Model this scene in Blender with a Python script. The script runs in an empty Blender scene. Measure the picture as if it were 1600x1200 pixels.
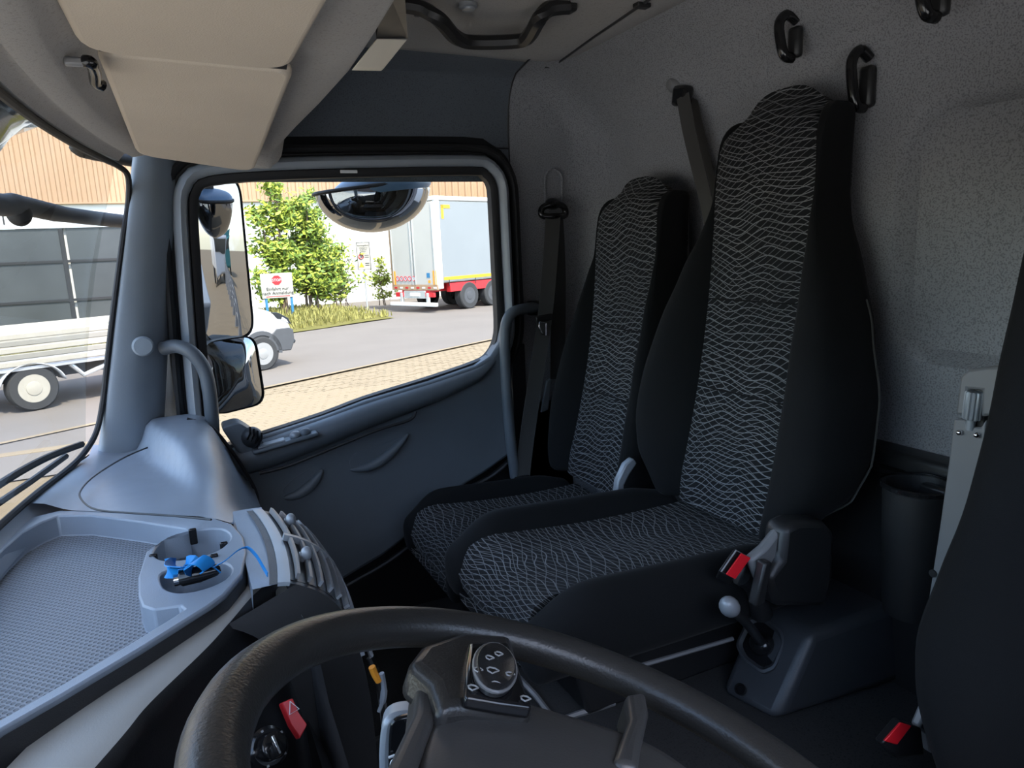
import bpy, bmesh, math, random
from math import sin, cos, pi, radians, sqrt, atan2
from mathutils import Vector, Matrix
from mathutils.geometry import delaunay_2d_cdt
random.seed(7)
S = bpy.context.scene
COL = S.collection

# ------------------------------------------------------------------ camera
CAM = Vector((0, 0, 2.25)); FPX = 1110.0
YAW, PIT, ROL = radians(25), radians(11), radians(2.5)
_f = Vector((sin(YAW)*cos(PIT), cos(YAW)*cos(PIT), -sin(PIT)))
_r0 = Vector((cos(YAW), -sin(YAW), 0)); _u0 = _r0.cross(_f)
_r = _r0*cos(ROL) - _u0*sin(ROL); _u = _r0*sin(ROL) + _u0*cos(ROL)
cd = bpy.data.cameras.new('camera'); cd.sensor_fit = 'HORIZONTAL'; cd.sensor_width = 36
cd.lens = FPX/1600*36; cd.clip_start = 0.02; cd.clip_end = 400
cam = bpy.data.objects.new('camera', cd); COL.objects.link(cam)
cam.matrix_world = Matrix(((_r.x, _u.x, -_f.x, CAM.x), (_r.y, _u.y, -_f.y, CAM.y), (_r.z, _u.z, -_f.z, CAM.z), (0, 0, 0, 1)))
S.camera = cam

# ------------------------------------------------------------------ sky, sun, exposure
SUN_DIR = Vector((0.10, -0.70, 1.0)).normalized()
W = bpy.data.worlds.new('sky'); S.world = W; W.use_nodes = True
wn = W.node_tree; wn.nodes.clear()
def _wn(t): return wn.nodes.new(t)
sky = _wn('ShaderNodeTexSky'); sky.sky_type = 'NISHITA'; sky.sun_disc = False
sky.sun_elevation = math.asin(SUN_DIR.z); sky.sun_rotation = atan2(SUN_DIR.x, SUN_DIR.y)
tc = _wn('ShaderNodeTexCoord'); mp = _wn('ShaderNodeMapping'); mp.inputs['Scale'].default_value = (1, 1, 2.6)
nz = _wn('ShaderNodeTexNoise'); nz.inputs['Scale'].default_value = 3.2; nz.inputs['Detail'].default_value = 7; nz.inputs['Roughness'].default_value = .6
rp = _wn('ShaderNodeValToRGB'); rp.color_ramp.elements[0].position = .50; rp.color_ramp.elements[1].position = .66
mx = _wn('ShaderNodeMixRGB'); mx.inputs['Color2'].default_value = (3.4, 3.5, 3.7, 1)
bg = _wn('ShaderNodeBackground'); bg.inputs['Strength'].default_value = 0.52
ow = _wn('ShaderNodeOutputWorld')
wn.links.new(tc.outputs['Generated'], mp.inputs['Vector']); wn.links.new(mp.outputs[0], nz.inputs['Vector'])
wn.links.new(nz.outputs['Fac'], rp.inputs['Fac']); wn.links.new(rp.outputs['Color'], mx.inputs['Fac'])
wn.links.new(sky.outputs[0], mx.inputs['Color1']); wn.links.new(mx.outputs[0], bg.inputs['Color']); wn.links.new(bg.outputs[0], ow.inputs['Surface'])
sl = bpy.data.lights.new('sun', 'SUN'); sl.energy = 5.0; sl.angle = radians(.6); sl.color = (1, .93, .82)
so = bpy.data.objects.new('sun', sl); COL.objects.link(so); so.location = (0, -6, 12)
so.rotation_euler = SUN_DIR.to_track_quat('Z', 'Y').to_euler()
S.view_settings.view_transform = 'Standard'; S.view_settings.look = 'None'
S.view_settings.exposure = 0.85; S.view_settings.gamma = 1; S.view_settings.use_curve_mapping = False

# ------------------------------------------------------------------ helpers
def ray(x, y): return (_f*FPX + _r*(x-800) + _u*(600-y)).normalized()
def AX(x, y, v): d = ray(x, y); return CAM + d*((v-CAM.x)/d.x)      # where the sight line meets a plane of the place
def AY(x, y, v): d = ray(x, y); return CAM + d*((v-CAM.y)/d.y)
def AZ(x, y, v): d = ray(x, y); return CAM + d*((v-CAM.z)/d.z)
def V(*a): return Vector(a)
def lerp(a, b, t): return a + (b-a)*t
def sstep(a, b, x):
    t = max(0, min(1, (x-a)/(b-a))); return t*t*(3-2*t)
def interp(tab, x):
    if x <= tab[0][0]: return tab[0][1]
    for (x0, y0), (x1, y1) in zip(tab, tab[1:]):
        if x <= x1:
            t = (x-x0)/(x1-x0); t = t*t*(3-2*t)*.5+t*.5; return y0+(y1-y0)*t
    return tab[-1][1]
def cat(pts, n=6, closed=False):
    """smooth curve through points"""
    P = [Vector(p) for p in pts]; N = len(P); out = []
    segs = N if closed else N-1
    for i in range(segs):
        if closed: p0, p1, p2, p3 = P[i-1], P[i], P[(i+1) % N], P[(i+2) % N]
        else: p0, p1, p2, p3 = P[max(i-1, 0)], P[i], P[i+1], P[min(i+2, N-1)]
        for k in range(n):
            t = k/n
            out.append(.5*((2*p1)+(p2-p0)*t+(2*p0-5*p1+4*p2-p3)*t*t+(3*p1-p0-3*p2+p3)*t**3))
    if not closed: out.append(P[-1].copy())
    return out
def roundpoly(pts, r, n=5):
    """polygon with rounded corners"""
    P = [Vector(p) for p in pts]; out = []; N = len(P)
    rr = r if isinstance(r, (list, tuple)) else [r]*N
    for i in range(N):
        p, a, b = P[i], P[i-1], P[(i+1) % N]
        da, db = (a-p), (b-p); q = min(rr[i], da.length*.48, db.length*.48)
        s, e = p+da.normalized()*q, p+db.normalized()*q
        for k in range(n+1):
            t = k/n; out.append(s*(1-t)**2+p*2*t*(1-t)+e*t*t)
    return out
def offset2(pts, d):
    """offset a closed 2D outline outwards (counter-clockwise or not)"""
    N = len(pts); A = sum(pts[i][0]*pts[(i+1) % N][1]-pts[(i+1) % N][0]*pts[i][1] for i in range(N)); sg = 1 if A > 0 else -1
    out = []
    for i in range(N):
        a, p, b = Vector(pts[i-1]), Vector(pts[i]), Vector(pts[(i+1) % N])
        t = ((p-a).normalized()+(b-p).normalized())
        t = t.normalized() if t.length > 1e-6 else (b-p).normalized()
        out.append(p+Vector((t.y, -t.x))*d*sg)
    return out

class MB:
    def __init__(s): s.bm = bmesh.new()
    def add(s, vs, fs):
        v = [s.bm.verts.new(p) for p in vs]
        for f in fs:
            try: s.bm.faces.new([v[i] for i in f])
            except ValueError: pass
        return s
    def box(s, c, size, R=None):
        h = Vector(size)*.5; vs = []
        for x in (-1, 1):
            for y in (-1, 1):
                for z in (-1, 1):
                    p = Vector((x*h.x, y*h.y, z*h.z)); vs.append((R @ p if R else p)+Vector(c))
        return s.add(vs, [(0, 1, 3, 2), (4, 6, 7, 5), (0, 4, 5, 1), (2, 3, 7, 6), (0, 2, 6, 4), (1, 5, 7, 3)])
    def grid(s, P, cu=False, cv=False):
        n, m = len(P), len(P[0]); vs = [p for row in P for p in row]; fs = []
        for i in range(n if cu else n-1):
            for j in range(m if cv else m-1):
                fs.append((i*m+j, i*m+(j+1) % m, ((i+1) % n)*m+(j+1) % m, ((i+1) % n)*m+j))
        return s.add(vs, fs)
    def loft(s, rings, caps=True, closed=False):
        n, m = len(rings), len(rings[0]); vs = [p for r in rings for p in r]; fs = []
        for i in range(n if closed else n-1):
            for j in range(m): fs.append((i*m+j, i*m+(j+1) % m, ((i+1) % n)*m+(j+1) % m, ((i+1) % n)*m+j))
        if caps and not closed: fs += [tuple(range(m-1, -1, -1)), tuple(range((n-1)*m, n*m))]
        return s.add(vs, fs)
    def tube(s, path, r=.01, n=10, prof=None, up=(0, 0, 1), caps=True, closed=False):
        P = [Vector(p) for p in path]; rings = []; N = len(P); last = None
        for i in range(N):
            if closed: t = (P[(i+1) % N]-P[i-1]).normalized()
            else: t = (P[min(i+1, N-1)]-P[max(i-1, 0)]).normalized()
            if last is None or prof:
                a = Vector(up); a = a-t*a.dot(t)
                if a.length < 1e-4: a = t.orthogonal()
            else: a = last-t*last.dot(t)
            a.normalize(); last = a; b = t.cross(a)
            ri = r[i] if isinstance(r, (list, tuple)) else r
            if prof: rings.append([P[i]+b*x+a*y for x, y in prof])
            else: rings.append([P[i]+(b*cos(2*pi*k/n)+a*sin(2*pi*k/n))*ri for k in range(n)])
        return s.loft(rings, caps, closed)
    def prism(s, pts, vec):
        n = len(pts); vec = Vector(vec)
        vs = [Vector(p) for p in pts]+[Vector(p)+vec for p in pts]
        fs = [tuple(range(n-1, -1, -1)), tuple(range(n, 2*n))]+[(i, (i+1) % n, n+(i+1) % n, n+i) for i in range(n)]
        return s.add(vs, fs)
    def plate(s, outer, holes, vec, depth=None, bottoms=True):
        """slab with wells: outlines are 3D, vec is the way down, depth of the wells"""
        vec = Vector(vec); loops = [[Vector(p) for p in outer]]+[[Vector(p) for p in h] for h in holes]
        flat = [p for l in loops for p in l]
        co = [Vector((q.x, q.y)) for q in flat]; ed = []; k0 = 0
        for l in loops:
            ed += [(k0+i, k0+(i+1) % len(l)) for i in range(len(l))]; k0 += len(l)
        def inside(q, l):
            r = False
            for i in range(len(l)):
                a, b = l[i-1], l[i]
                if (a.y > q.y) != (b.y > q.y) and q.x < (b.x-a.x)*(q.y-a.y)/(b.y-a.y)+a.x: r = not r
            return r
        vv, _, ff, *_r = delaunay_2d_cdt(co, ed, [], 0, 1e-6)
        keep = []
        for f in ff:
            q = sum((vv[i] for i in f), Vector((0, 0)))/len(f)
            if inside(q, loops[0]) and not any(inside(q, h) for h in loops[1:]): keep.append(tuple(f))
        s.add([Vector((q.x, q.y, flat[0].z)) for q in vv], keep)
        n = len(outer); o = loops[0]
        s.add(o+[p+vec for p in o], [(i, (i+1) % n, n+(i+1) % n, n+i) for i in range(n)])
        for k, h in enumerate(loops[1:]):
            d = vec.normalized()*(depth[k] if isinstance(depth, (list, tuple)) else depth); m = len(h)
            fs = [(i, (i+1) % m, m+(i+1) % m, m+i) for i in range(m)]
            if bottoms: fs.append(tuple(range(m, 2*m)))
            s.add(h+[p+d for p in h], fs)
        bmesh.ops.remove_doubles(s.bm, verts=s.bm.verts, dist=1e-6)
        return s
    def lathe(s, c, axis, prof, n=24, cap=True):
        ax = Vector(axis).normalized(); a = ax.orthogonal().normalized(); b = ax.cross(a); c = Vector(c)
        rings = [[c+ax*h+(a*cos(2*pi*k/n)+b*sin(2*pi*k/n))*max(r, 1e-4) for k in range(n)] for r, h in prof]
        return s.loft(rings, cap)
    def ball(s, c, rad, R=None, n=16, m=10, lo=0., hi=1.):
        rad = Vector(rad) if not isinstance(rad, (int, float)) else Vector((rad,)*3); rings = []
        for i in range(m+1):
            th = pi*lerp(lo, hi, i/m)
            th = min(max(th, .02), pi-.02)
            ring = []
            for k in range(n):
                p = Vector((rad.x*sin(th)*cos(2*pi*k/n), rad.y*sin(th)*sin(2*pi*k/n), rad.z*cos(th)))
                ring.append((R @ p if R else p)+Vector(c))
            rings.append(ring)
        return s.loft(rings)
    def build(s, name, mat, parent=None, bevel=0, seg=2, sub=0, angle=40, uv=None, flat=False, solid=0):
        bmesh.ops.recalc_face_normals(s.bm, faces=s.bm.faces)
        me = bpy.data.meshes.new(name); s.bm.to_mesh(me); s.bm.free()
        if not flat:
            me.shade_smooth()
            if not sub: me.set_sharp_from_angle(angle=radians(angle))
        if uv:
            L = me.uv_layers.new(name='map')
            for l in me.loops: L.data[l.index].uv = uv(me.vertices[l.vertex_index].co)
        me.materials.append(mat)
        o = bpy.data.objects.new(name, me); COL.objects.link(o)
        if solid:
            md = o.modifiers.new('thick', 'SOLIDIFY'); md.thickness = solid; md.offset = 0
        if bevel:
            md = o.modifiers.new('bevel', 'BEVEL'); md.width = bevel; md.segments = seg; md.limit_method = 'ANGLE'; md.angle_limit = radians(35)
        if sub:
            md = o.modifiers.new('sub', 'SUBSURF'); md.levels = sub; md.render_levels = sub
        if parent: attach(o, parent)
        return o
def world_of(o): return o.matrix_basis.copy() if not o.parent else world_of(o.parent) @ o.matrix_parent_inverse @ o.matrix_basis
def attach(o, parent):                       # all meshes are written in world coordinates
    w = world_of(parent); o.parent = parent; o.matrix_parent_inverse = w.inverted()
def tag(o, label, cat, group=None, kind=None):
    o['label'] = label; o['category'] = cat
    if group: o['group'] = group
    if kind: o['kind'] = kind
    return o
def thing(name, loc, label, cat, group=None, kind=None):
    o = bpy.data.objects.new(name, None); COL.objects.link(o); o.location = loc; o.empty_display_size = .05
    return tag(o, label, cat, group, kind)
def text(body, name, mat, origin, right, up, size, parent=None, align='CENTER', depth=.0015):
    cu = bpy.data.curves.new(name, 'FONT'); cu.body = body; cu.size = size; cu.align_x = align; cu.align_y = 'CENTER'; cu.extrude = depth; cu.resolution_u = 2
    tmp = bpy.data.objects.new('tmp', cu); COL.objects.link(tmp)
    dg = bpy.context.evaluated_depsgraph_get(); dg.update()
    me = bpy.data.meshes.new_from_object(tmp.evaluated_get(dg)); bpy.data.objects.remove(tmp); bpy.data.curves.remove(cu)
    r, u = Vector(right).normalized(), Vector(up).normalized(); n = r.cross(u); o3 = Vector(origin)
    me.transform(Matrix(((r.x, u.x, n.x, o3.x), (r.y, u.y, n.y, o3.y), (r.z, u.z, n.z, o3.z), (0, 0, 0, 1))))
    me.materials.clear(); me.materials.append(mat); me.name = name
    o = bpy.data.objects.new(name, me); COL.objects.link(o)
    if parent: attach(o, parent)
    return o

# ------------------------------------------------------------------ materials
class NT:
    def __init__(s, name):
        s.m = bpy.data.materials.new(name); s.m.use_nodes = True; s.t = s.m.node_tree; s.t.nodes.clear()
        s.out = s.n('ShaderNodeOutputMaterial')
    def n(s, t, **k):
        nd = s.t.nodes.new(t)
        for a, v in k.items(): setattr(nd, a, v)
        return nd
    def l(s, a, b): s.t.links.new(a, b)
    def math(s, op, a, b=None, c=None, clamp=False):
        nd = s.n('ShaderNodeMath', operation=op, use_clamp=clamp)
        for i, v in enumerate((a, b, c)):
            if v is None: continue
            if isinstance(v, (int, float)): nd.inputs[i].default_value = v
            else: s.l(v, nd.inputs[i])
        return nd.outputs[0]
    def mix(s, f, a, b):
        nd = s.n('ShaderNodeMixRGB')
        for i, v in zip(('Fac', 'Color1', 'Color2'), (f, a, b)):
            if isinstance(v, (int, float)): nd.inputs[i].default_value = v
            elif isinstance(v, tuple): nd.inputs[i].default_value = (*v[:3], 1)
            else: s.l(v, nd.inputs[i])
        return nd.outputs[0]
    def noise(s, scale, detail=3, vec=None, rough=.5):
        nd = s.n('ShaderNodeTexNoise'); nd.inputs['Scale'].default_value = scale; nd.inputs['Detail'].default_value = detail; nd.inputs['Roughness'].default_value = rough
        if vec: s.l(vec, nd.inputs['Vector'])
        return nd.outputs['Fac']
    def obj(s): return s.n('ShaderNodeTexCoord').outputs['Object']
    def bsdf(s, color, rough=.5, metal=0, spec=.5, bump=None, bstr=.2, bdist=.002, sheen=0, coat=0):
        b = s.n('ShaderNodeBsdfPrincipled'); s.b = b
        if isinstance(color, tuple): b.inputs['Base Color'].default_value = (*color[:3], 1)
        else: s.l(color, b.inputs['Base Color'])
        if isinstance(rough, (int, float)): b.inputs['Roughness'].default_value = rough
        else: s.l(rough, b.inputs['Roughness'])
        b.inputs['Metallic'].default_value = metal; b.inputs['Specular IOR Level'].default_value = spec
        if sheen: b.inputs['Sheen Weight'].default_value = sheen; b.inputs['Sheen Roughness'].default_value = .4
        if coat: b.inputs['Coat Weight'].default_value = coat; b.inputs['Coat Roughness'].default_value = .05
        if bump is not None:
            bp = s.n('ShaderNodeBump'); bp.inputs['Strength'].default_value = bstr; bp.inputs['Distance'].default_value = bdist
            s.l(bump, bp.inputs['Height']); s.l(bp.outputs[0], b.inputs['Normal'])
        s.l(b.outputs[0], s.out.inputs['Surface']); return s.m
def ramp(t, f, lo, hi):
    nd = t.n('ShaderNodeMapRange'); nd.inputs['From Min'].default_value = lo; nd.inputs['From Max'].default_value = hi; t.l(f, nd.inputs['Value']); return nd.outputs[0]
def plastic(name, col, rough=.5, grain=900, gs=.25, var=.12, spec=.5):
    t = NT(name); o = t.obj(); v = t.noise(9, 4, o); c = t.mix(v, tuple(x*(1-var) for x in col), tuple(min(1, x*(1+var)) for x in col))
    rg = t.math('MULTIPLY_ADD', t.noise(30, 3, o), .12, rough-.06)
    return t.bsdf(c, rg, spec=spec, bump=t.noise(grain, 2, o), bstr=gs, bdist=.0012)
def fabric(name, col, scale=700, speck=None, amt=.5, sheen=.15, rough=.95, thr=(.56, .66)):
    t = NT(name); o = t.obj(); a = t.noise(scale, 2, o); v = t.noise(5, 3, o)
    c = t.mix(v, tuple(x*.9 for x in col), tuple(min(1, x*1.1) for x in col))
    if speck: c = t.mix(t.math('MULTIPLY', ramp(t, t.noise(speck, 2, o), *thr), amt, clamp=True), c, tuple(x*.25 for x in col))
    return t.bsdf(c, rough, spec=.2, bump=a, bstr=.35, bdist=.0015, sheen=sheen)
def simple(name, col, rough=.5, metal=0, spec=.5, coat=0, var=.08, scale=12):
    t = NT(name); v = t.noise(scale, 4, t.obj()); c = t.mix(v, tuple(x*(1-var) for x in col), tuple(min(1, x*(1+var)) for x in col))
    return t.bsdf(c, rough, metal, spec, coat=coat)
M = {}
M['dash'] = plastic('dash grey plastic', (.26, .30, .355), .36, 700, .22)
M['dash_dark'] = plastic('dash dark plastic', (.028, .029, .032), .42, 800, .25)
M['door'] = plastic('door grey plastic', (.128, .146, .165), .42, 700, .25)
M['pillar'] = plastic('pillar trim plastic', (.27, .315, .355), .5, 600, .2)
M['frame'] = plastic('door frame paint', (.30, .33, .36), .32, 300, .03)
M['rubber'] = plastic('black rubber', (.013, .013, .014), .6, 500, .2)
M['black'] = plastic('black plastic', (.018, .018, .019), .38, 700, .25)
M['gloss_black'] = simple('gloss black plastic', (.01, .01, .011), .14)
M['leather'] = plastic('wheel leatherette', (.026, .025, .024), .33, 420, .25)
M['wheel_trim'] = plastic('wheel grey trim', (.055, .053, .052), .36, 500, .1)
M['fascia'] = plastic('warm grey fascia', (.30, .285, .26), .42, 500, .12)
M['box'] = plastic('charcoal housing plastic', (.045, .048, .054), .4, 600, .25)
M['silver'] = simple('silver plastic', (.30, .32, .345), .35, .2)
M['chrome'] = simple('chrome', (.8, .8, .82), .12, 1)
M['grey_metal'] = simple('grey painted metal', (.19, .19, .195), .4, .1)
M['visor'] = fabric('beige grey visor vinyl', (.61, .525, .425), 500, None, sheen=0, rough=.75)
M['header'] = fabric('grey headliner', (.37, .35, .325), 600, 260, .25)
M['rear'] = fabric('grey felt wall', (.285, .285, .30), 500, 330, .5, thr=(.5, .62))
M['side'] = fabric('side felt darkened for shade', (.115, .13, .15), 500, 330, .4)  # wall felt with its shade put into a darker, bluer colour
M['seat_black'] = fabric('black velour', (.0085, .0088, .0094), 900, None, sheen=.03)
M['carpet'] = fabric('dark floor carpet', (.032, .032, .033), 350, 300, .6, sheen=.1)
M['belt'] = fabric('seat belt webbing', (.060, .058, .055), 600, None, sheen=.3, rough=.6)
M['red'] = simple('red plastic', (.88, .018, .03), .35)
M['blue'] = simple('blue ribbon', (.01, .24, .62), .45)
M['deep_red'] = simple('deep red plastic', (.50, .02, .025), .4)
M['white_print'] = simple('white print', (.75, .75, .75), .6)
M['grey_print'] = simple('grey symbol print', (.32, .32, .32), .6)
M['orange'] = simple('orange plastic', (.8, .3, .03), .45)
M['cubby'] = simple('pale compartment plastic', (.88, .80, .66), .6)
# woven seat pattern: thin pale wavy threads on black
def weave(name, sw=1.0):
    t = NT(name); uv = t.n('ShaderNodeTexCoord').outputs['UV']
    sp = t.n('ShaderNodeSeparateXYZ'); t.l(uv, sp.inputs[0]); u, v = sp.outputs[0], sp.outputs[1]
    def warp(sx, sy, scale):
        mp = t.n('ShaderNodeMapping'); mp.inputs['Scale'].default_value = (sx, sy, 1); t.l(uv, mp.inputs['Vector']); return t.noise(scale, 0, mp.outputs[0])
    def lines(base, freq, nn, amp, width):
        f = t.math('FRACT', t.math('ADD', t.math('MULTIPLY', base, freq), t.math('MULTIPLY', nn, amp)))
        d = t.math('ABSOLUTE', t.math('SUBTRACT', f, .5))
        return t.math('SUBTRACT', 1, t.math('DIVIDE', d, width), clamp=True)
    A = lines(v, 66, warp(1.5, .9, 7), 4.2, .085)
    bse = t.math('ADD', t.math('MULTIPLY', v, .86), t.math('MULTIPLY', u, .52)); B = lines(bse, 78, warp(1, .8, 6), 3.6, .075)
    bs2 = t.math('SUBTRACT', t.math('MULTIPLY', v, .95), t.math('MULTIPLY', u, .30)); Cc = lines(bs2, 52, warp(1.2, 1, 5), 4.0, .06)
    L = t.math('MAXIMUM', t.math('MAXIMUM', A, t.math('MULTIPLY', B, .8)), t.math('MULTIPLY', Cc, .7))
    L = t.math('MULTIPLY', L, t.math('MULTIPLY_ADD', t.noise(4, 2, uv), .9, .45), clamp=True)
    c = t.mix(t.math('MULTIPLY', L, .9), (.0095, .0099, .011), (.31*sw, .315*sw, .325*sw))
    return t.bsdf(c, .9, spec=.2, bump=t.noise(900, 2, uv), bstr=.3, bdist=.001, sheen=.05)
M['weave'] = weave('woven seat fabric')
# tray mat with small round pits
t = NT('dotted rubber mat'); o_ = t.obj(); sp = t.n('ShaderNodeSeparateXYZ'); t.l(o_, sp.inputs[0])
def _pit(t, a, b, f):
    x = t.math('SUBTRACT', t.math('FRACT', t.math('MULTIPLY', a, f)), .5); y = t.math('SUBTRACT', t.math('FRACT', t.math('MULTIPLY', b, f)), .5)
    d = t.math('SQRT', t.math('ADD', t.math('MULTIPLY', x, x), t.math('MULTIPLY', y, y))); return ramp(t, d, .24, .40)
aa = t.math('ADD', sp.outputs[0], sp.outputs[1]); bb = t.math('SUBTRACT', sp.outputs[0], sp.outputs[1])
pit = _pit(t, aa, bb, 95)
M['mat'] = t.bsdf(t.mix(pit, (.10, .11, .125), (.20, .22, .25)), .42, bump=pit, bstr=.7, bdist=.002)
# glass
def glass(name, tint, k):
    t = NT(name); tr = t.n('ShaderNodeBsdfTransparent'); tr.inputs[0].default_value = (*tint, 1); gl = t.n('ShaderNodeBsdfGlossy'); gl.inputs['Roughness'].default_value = .01
    lw = t.n('ShaderNodeFresnel'); lw.inputs['IOR'].default_value = 1.45; mx = t.n('ShaderNodeMixShader')
    t.l(t.math('MULTIPLY', lw.outputs[0], k), mx.inputs[0]); t.l(tr.outputs[0], mx.inputs[1]); t.l(gl.outputs[0], mx.inputs[2]); t.l(mx.outputs[0], t.out.inputs['Surface']); return t.m
M['glass'] = glass('window glass', (.95, .98, .96), .5); M['windshield'] = glass('windscreen glass', (.95, .98, .96), .22)
M['mirror'] = simple('mirror glass', (.36, .37, .39), .015, 1, var=0)
# outdoors
M['paving'] = NT('pale paving'); _t = M['paving']; _o = _t.obj()
M['paving'] = _t.bsdf(_t.mix(_t.noise(1.2, 6, _o), (.20, .155, .10), (.26, .205, .135)), .9, spec=.2, bump=_t.noise(60, 3, _o), bstr=.3, bdist=.01)
_t = NT('paving joint'); M['joint'] = _t.bsdf(_t.mix(_t.noise(2, 5, _t.obj()), (.15, .115, .075), (.20, .155, .10)), .95, spec=.1)
_t = NT('asphalt'); _o = _t.obj(); M['asphalt'] = _t.bsdf(_t.mix(_t.noise(.6, 6, _o), (.135, .118, .102), (.18, .158, .138)), .85, spec=.25, bump=_t.noise(120, 3, _o), bstr=.3, bdist=.01)
_t = NT('dry grass ground'); _o = _t.obj(); M['verge'] = _t.bsdf(_t.mix(_t.noise(1.5, 6, _o), (.10, .10, .025), (.17, .145, .055)), .95, spec=.1)
M['wall_white'] = simple('white render wall', (.62, .61, .58), .8, var=.03, scale=.5)
M['clad'] = simple('tan profiled sheet', (.34, .215, .125), .6, var=.12, scale=.7)
M['roof_grey'] = simple('grey roof sheet', (.42, .43, .43), .6)
M['leaf1'] = simple('light green leaf', (.27, .32, .035), .6, var=.3, scale=3)
M['leaf2'] = simple('green leaf', (.10, .165, .02), .6, var=.35, scale=3)
M['grassblade'] = simple('yellow green grass', (.22, .20, .05), .8, var=.35, scale=2)
M['bark'] = simple('bark', (.14, .10, .07), .9)
M['van'] = simple('white car paint', (.55, .55, .55), .3, coat=.5, var=.02)
M['cladding'] = plastic('dark grey bumper', (.06, .062, .066), .6, 200, .1)
M['tyre'] = simple('tyre rubber', (.03, .03, .03), .8)
M['hub'] = simple('silver wheel', (.30, .295, .285), .45, .2)
M['car_glass'] = simple('dark car glass', (.02, .025, .03), .08)
M['curtain'] = simple('grey tarpaulin', (.20, .215, .22), .55, var=.06, scale=1)
M['trailer_door'] = simple('beige white trailer door', (.44, .41, .36), .5, var=.07, scale=1.3)
M['yellow'] = simple('yellow reflective tape', (.55, .34, .015), .4)
M['sign_blue'] = simple('blue post', (.03, .16, .30), .5)
M['concrete'] = simple('pale concrete', (.60, .56, .49), .9, var=.1, scale=.8)
M['sign_white'] = simple('weathered sign white', (.36, .34, .29), .6)
M['board'] = simple('cream side board', (.36, .33, .27), .5)
M['board2'] = simple('worn side board', (.24, .225, .19), .5)
M['alu'] = simple('aluminium', (.62, .63, .63), .35, .6)
M['gate_dark'] = simple('dark gate glass', (.055, .060, .062), .25, var=.4, scale=.6)
M['body_grey'] = simple('grey truck body', (.16, .17, .18), .5)
# ================================================================== THE CAB
YW = 2.0            # passenger side wall
def wsb(y): return -.35+.13*((y-.95)/.9)**2        # windscreen foot
def wst(y): return -.165+.105*((y-.95)/.95)**2       # windscreen head
ZB, ZT = 1.82, 2.462
def struct(o, label, cat): return tag(o, label, cat, None, 'structure')

# floor with engine tunnel
m = MB(); m.box((.47, .95, 1.14), (1.62, 2.2, .04)); floor = m.build('floor', M['carpet'])
struct(floor, 'dark carpeted cab floor in front of the seats', 'floor')
sec = [(.62, 1.15), (.66, 1.30), (.72, 1.355), (.80, 1.365), (1.30, 1.365), (1.36, 1.355), (1.40, 1.30), (1.42, 1.15)]
m = MB(); P = []
for x in [-.2, .1, .3, .36, .40, .44, .5, .7, .9, 1.1, 1.26]:
    k = sstep(.30, .46, x)
    P.append([V(x, y, 1.15+(z-1.15)*(.35+.65*k)) for y, z in cat([V(a, b, 0) for a, b in sec], 3) for y, z in [(y, z)]] if False else [V(x, q.x, 1.15+(q.y-1.15)*(.35+.65*k)) for q in cat([V(a, b, 0) for a, b in sec], 3)])
m.grid(P); tun = m.build('tunnel_cover', M['carpet'], floor)
m = MB(); pth = [AZ(800, 1048, 1.42), AZ(835, 1085, 1.38), AZ(868, 1122, 1.37), AZ(905, 1115, 1.37), AZ(960, 1098, 1.37)]
m.tube(cat(pth, 6), .006, 6); m.build('piping', M['grey_metal'], floor)

# front bulkhead under the windscreen, driver side pillars and roof side (around the open driver door)
m = MB(); m.grid([[V(wsb(y)-.01, y, z) for y in [i*.1-.1 for i in range(22)]] for z in (1.12, 1.5, 1.815)]); o = m.build('wall_front', M['black'])
struct(o, 'black bulkhead below the windscreen behind the dashboard', 'wall')
m = MB(); m.box((.42, -.1, 2.575), (1.3, .05, .35)); m.box((1.12, -.1, 1.95), (.30, .05, 1.65)); m.prism([V(-.22, .05, 1.1), V(-.22, -.12, 1.1), V(-.06, -.12, 1.1), V(-.06, -.08, 1.1)], (.06, 0, 1.5)); m.box((.4, -.1, 1.1), (1.3, .05, .12))
o = m.build('wall_left', M['pillar'], bevel=.01)
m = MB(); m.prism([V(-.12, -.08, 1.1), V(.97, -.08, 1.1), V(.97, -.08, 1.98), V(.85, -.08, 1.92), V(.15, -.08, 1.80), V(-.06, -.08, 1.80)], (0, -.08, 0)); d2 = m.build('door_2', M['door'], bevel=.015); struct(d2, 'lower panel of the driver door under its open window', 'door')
m = MB(); m.box((.60, YW+.01, 1.38), (1.38, .02, .74)); o2 = m.build('wall_sill', M['black']); struct(o2, 'dark lower side wall behind the passenger door', 'wall')
o = o; struct(o, 'driver side pillars and roof edge around the open driver door', 'wall')

# rear wall: felt covered, recessed panels, turning the corner to the door
def sdrr(y, z, cy, cz, hy, hz, r):
    qx, qz = abs(y-cy)-hy+r, abs(z-cz)-hz+r
    return sqrt(max(qx, 0)**2+max(qz, 0)**2)+min(max(qx, qz), 0)-r
def rear_x(y, z):
    x = 1.255
    if z > 2.56: x -= .20*((z-2.56)/.19)**1.7
    if z > 2.575: x -= .006*sstep(2.575, 2.585, z)*(1-sstep(2.62, 2.7, z))
    d = sdrr(y, z, .35, 2.235, .59, .235, .11); x += .034*(1-sstep(-.026, .002, d))
    d = sdrr(y, z, 1.55, 2.12, .22, .30, .08); x += .02*(1-sstep(-.02, .004, d))
    return x
m = MB(); P = []
zs = [1.10, 1.4, 1.7]+[1.75+i*.0125 for i in range(81)]
cor = []
for i in range(0, 150): cor.append(('b', -.1+i*.0133))
def side_y(z): return interp([(2.59, YW), (2.64, YW-.006), (2.68, YW-.018), (2.725, YW-.05), (2.748, YW-.12), (2.752, YW-.2)], z)
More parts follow.
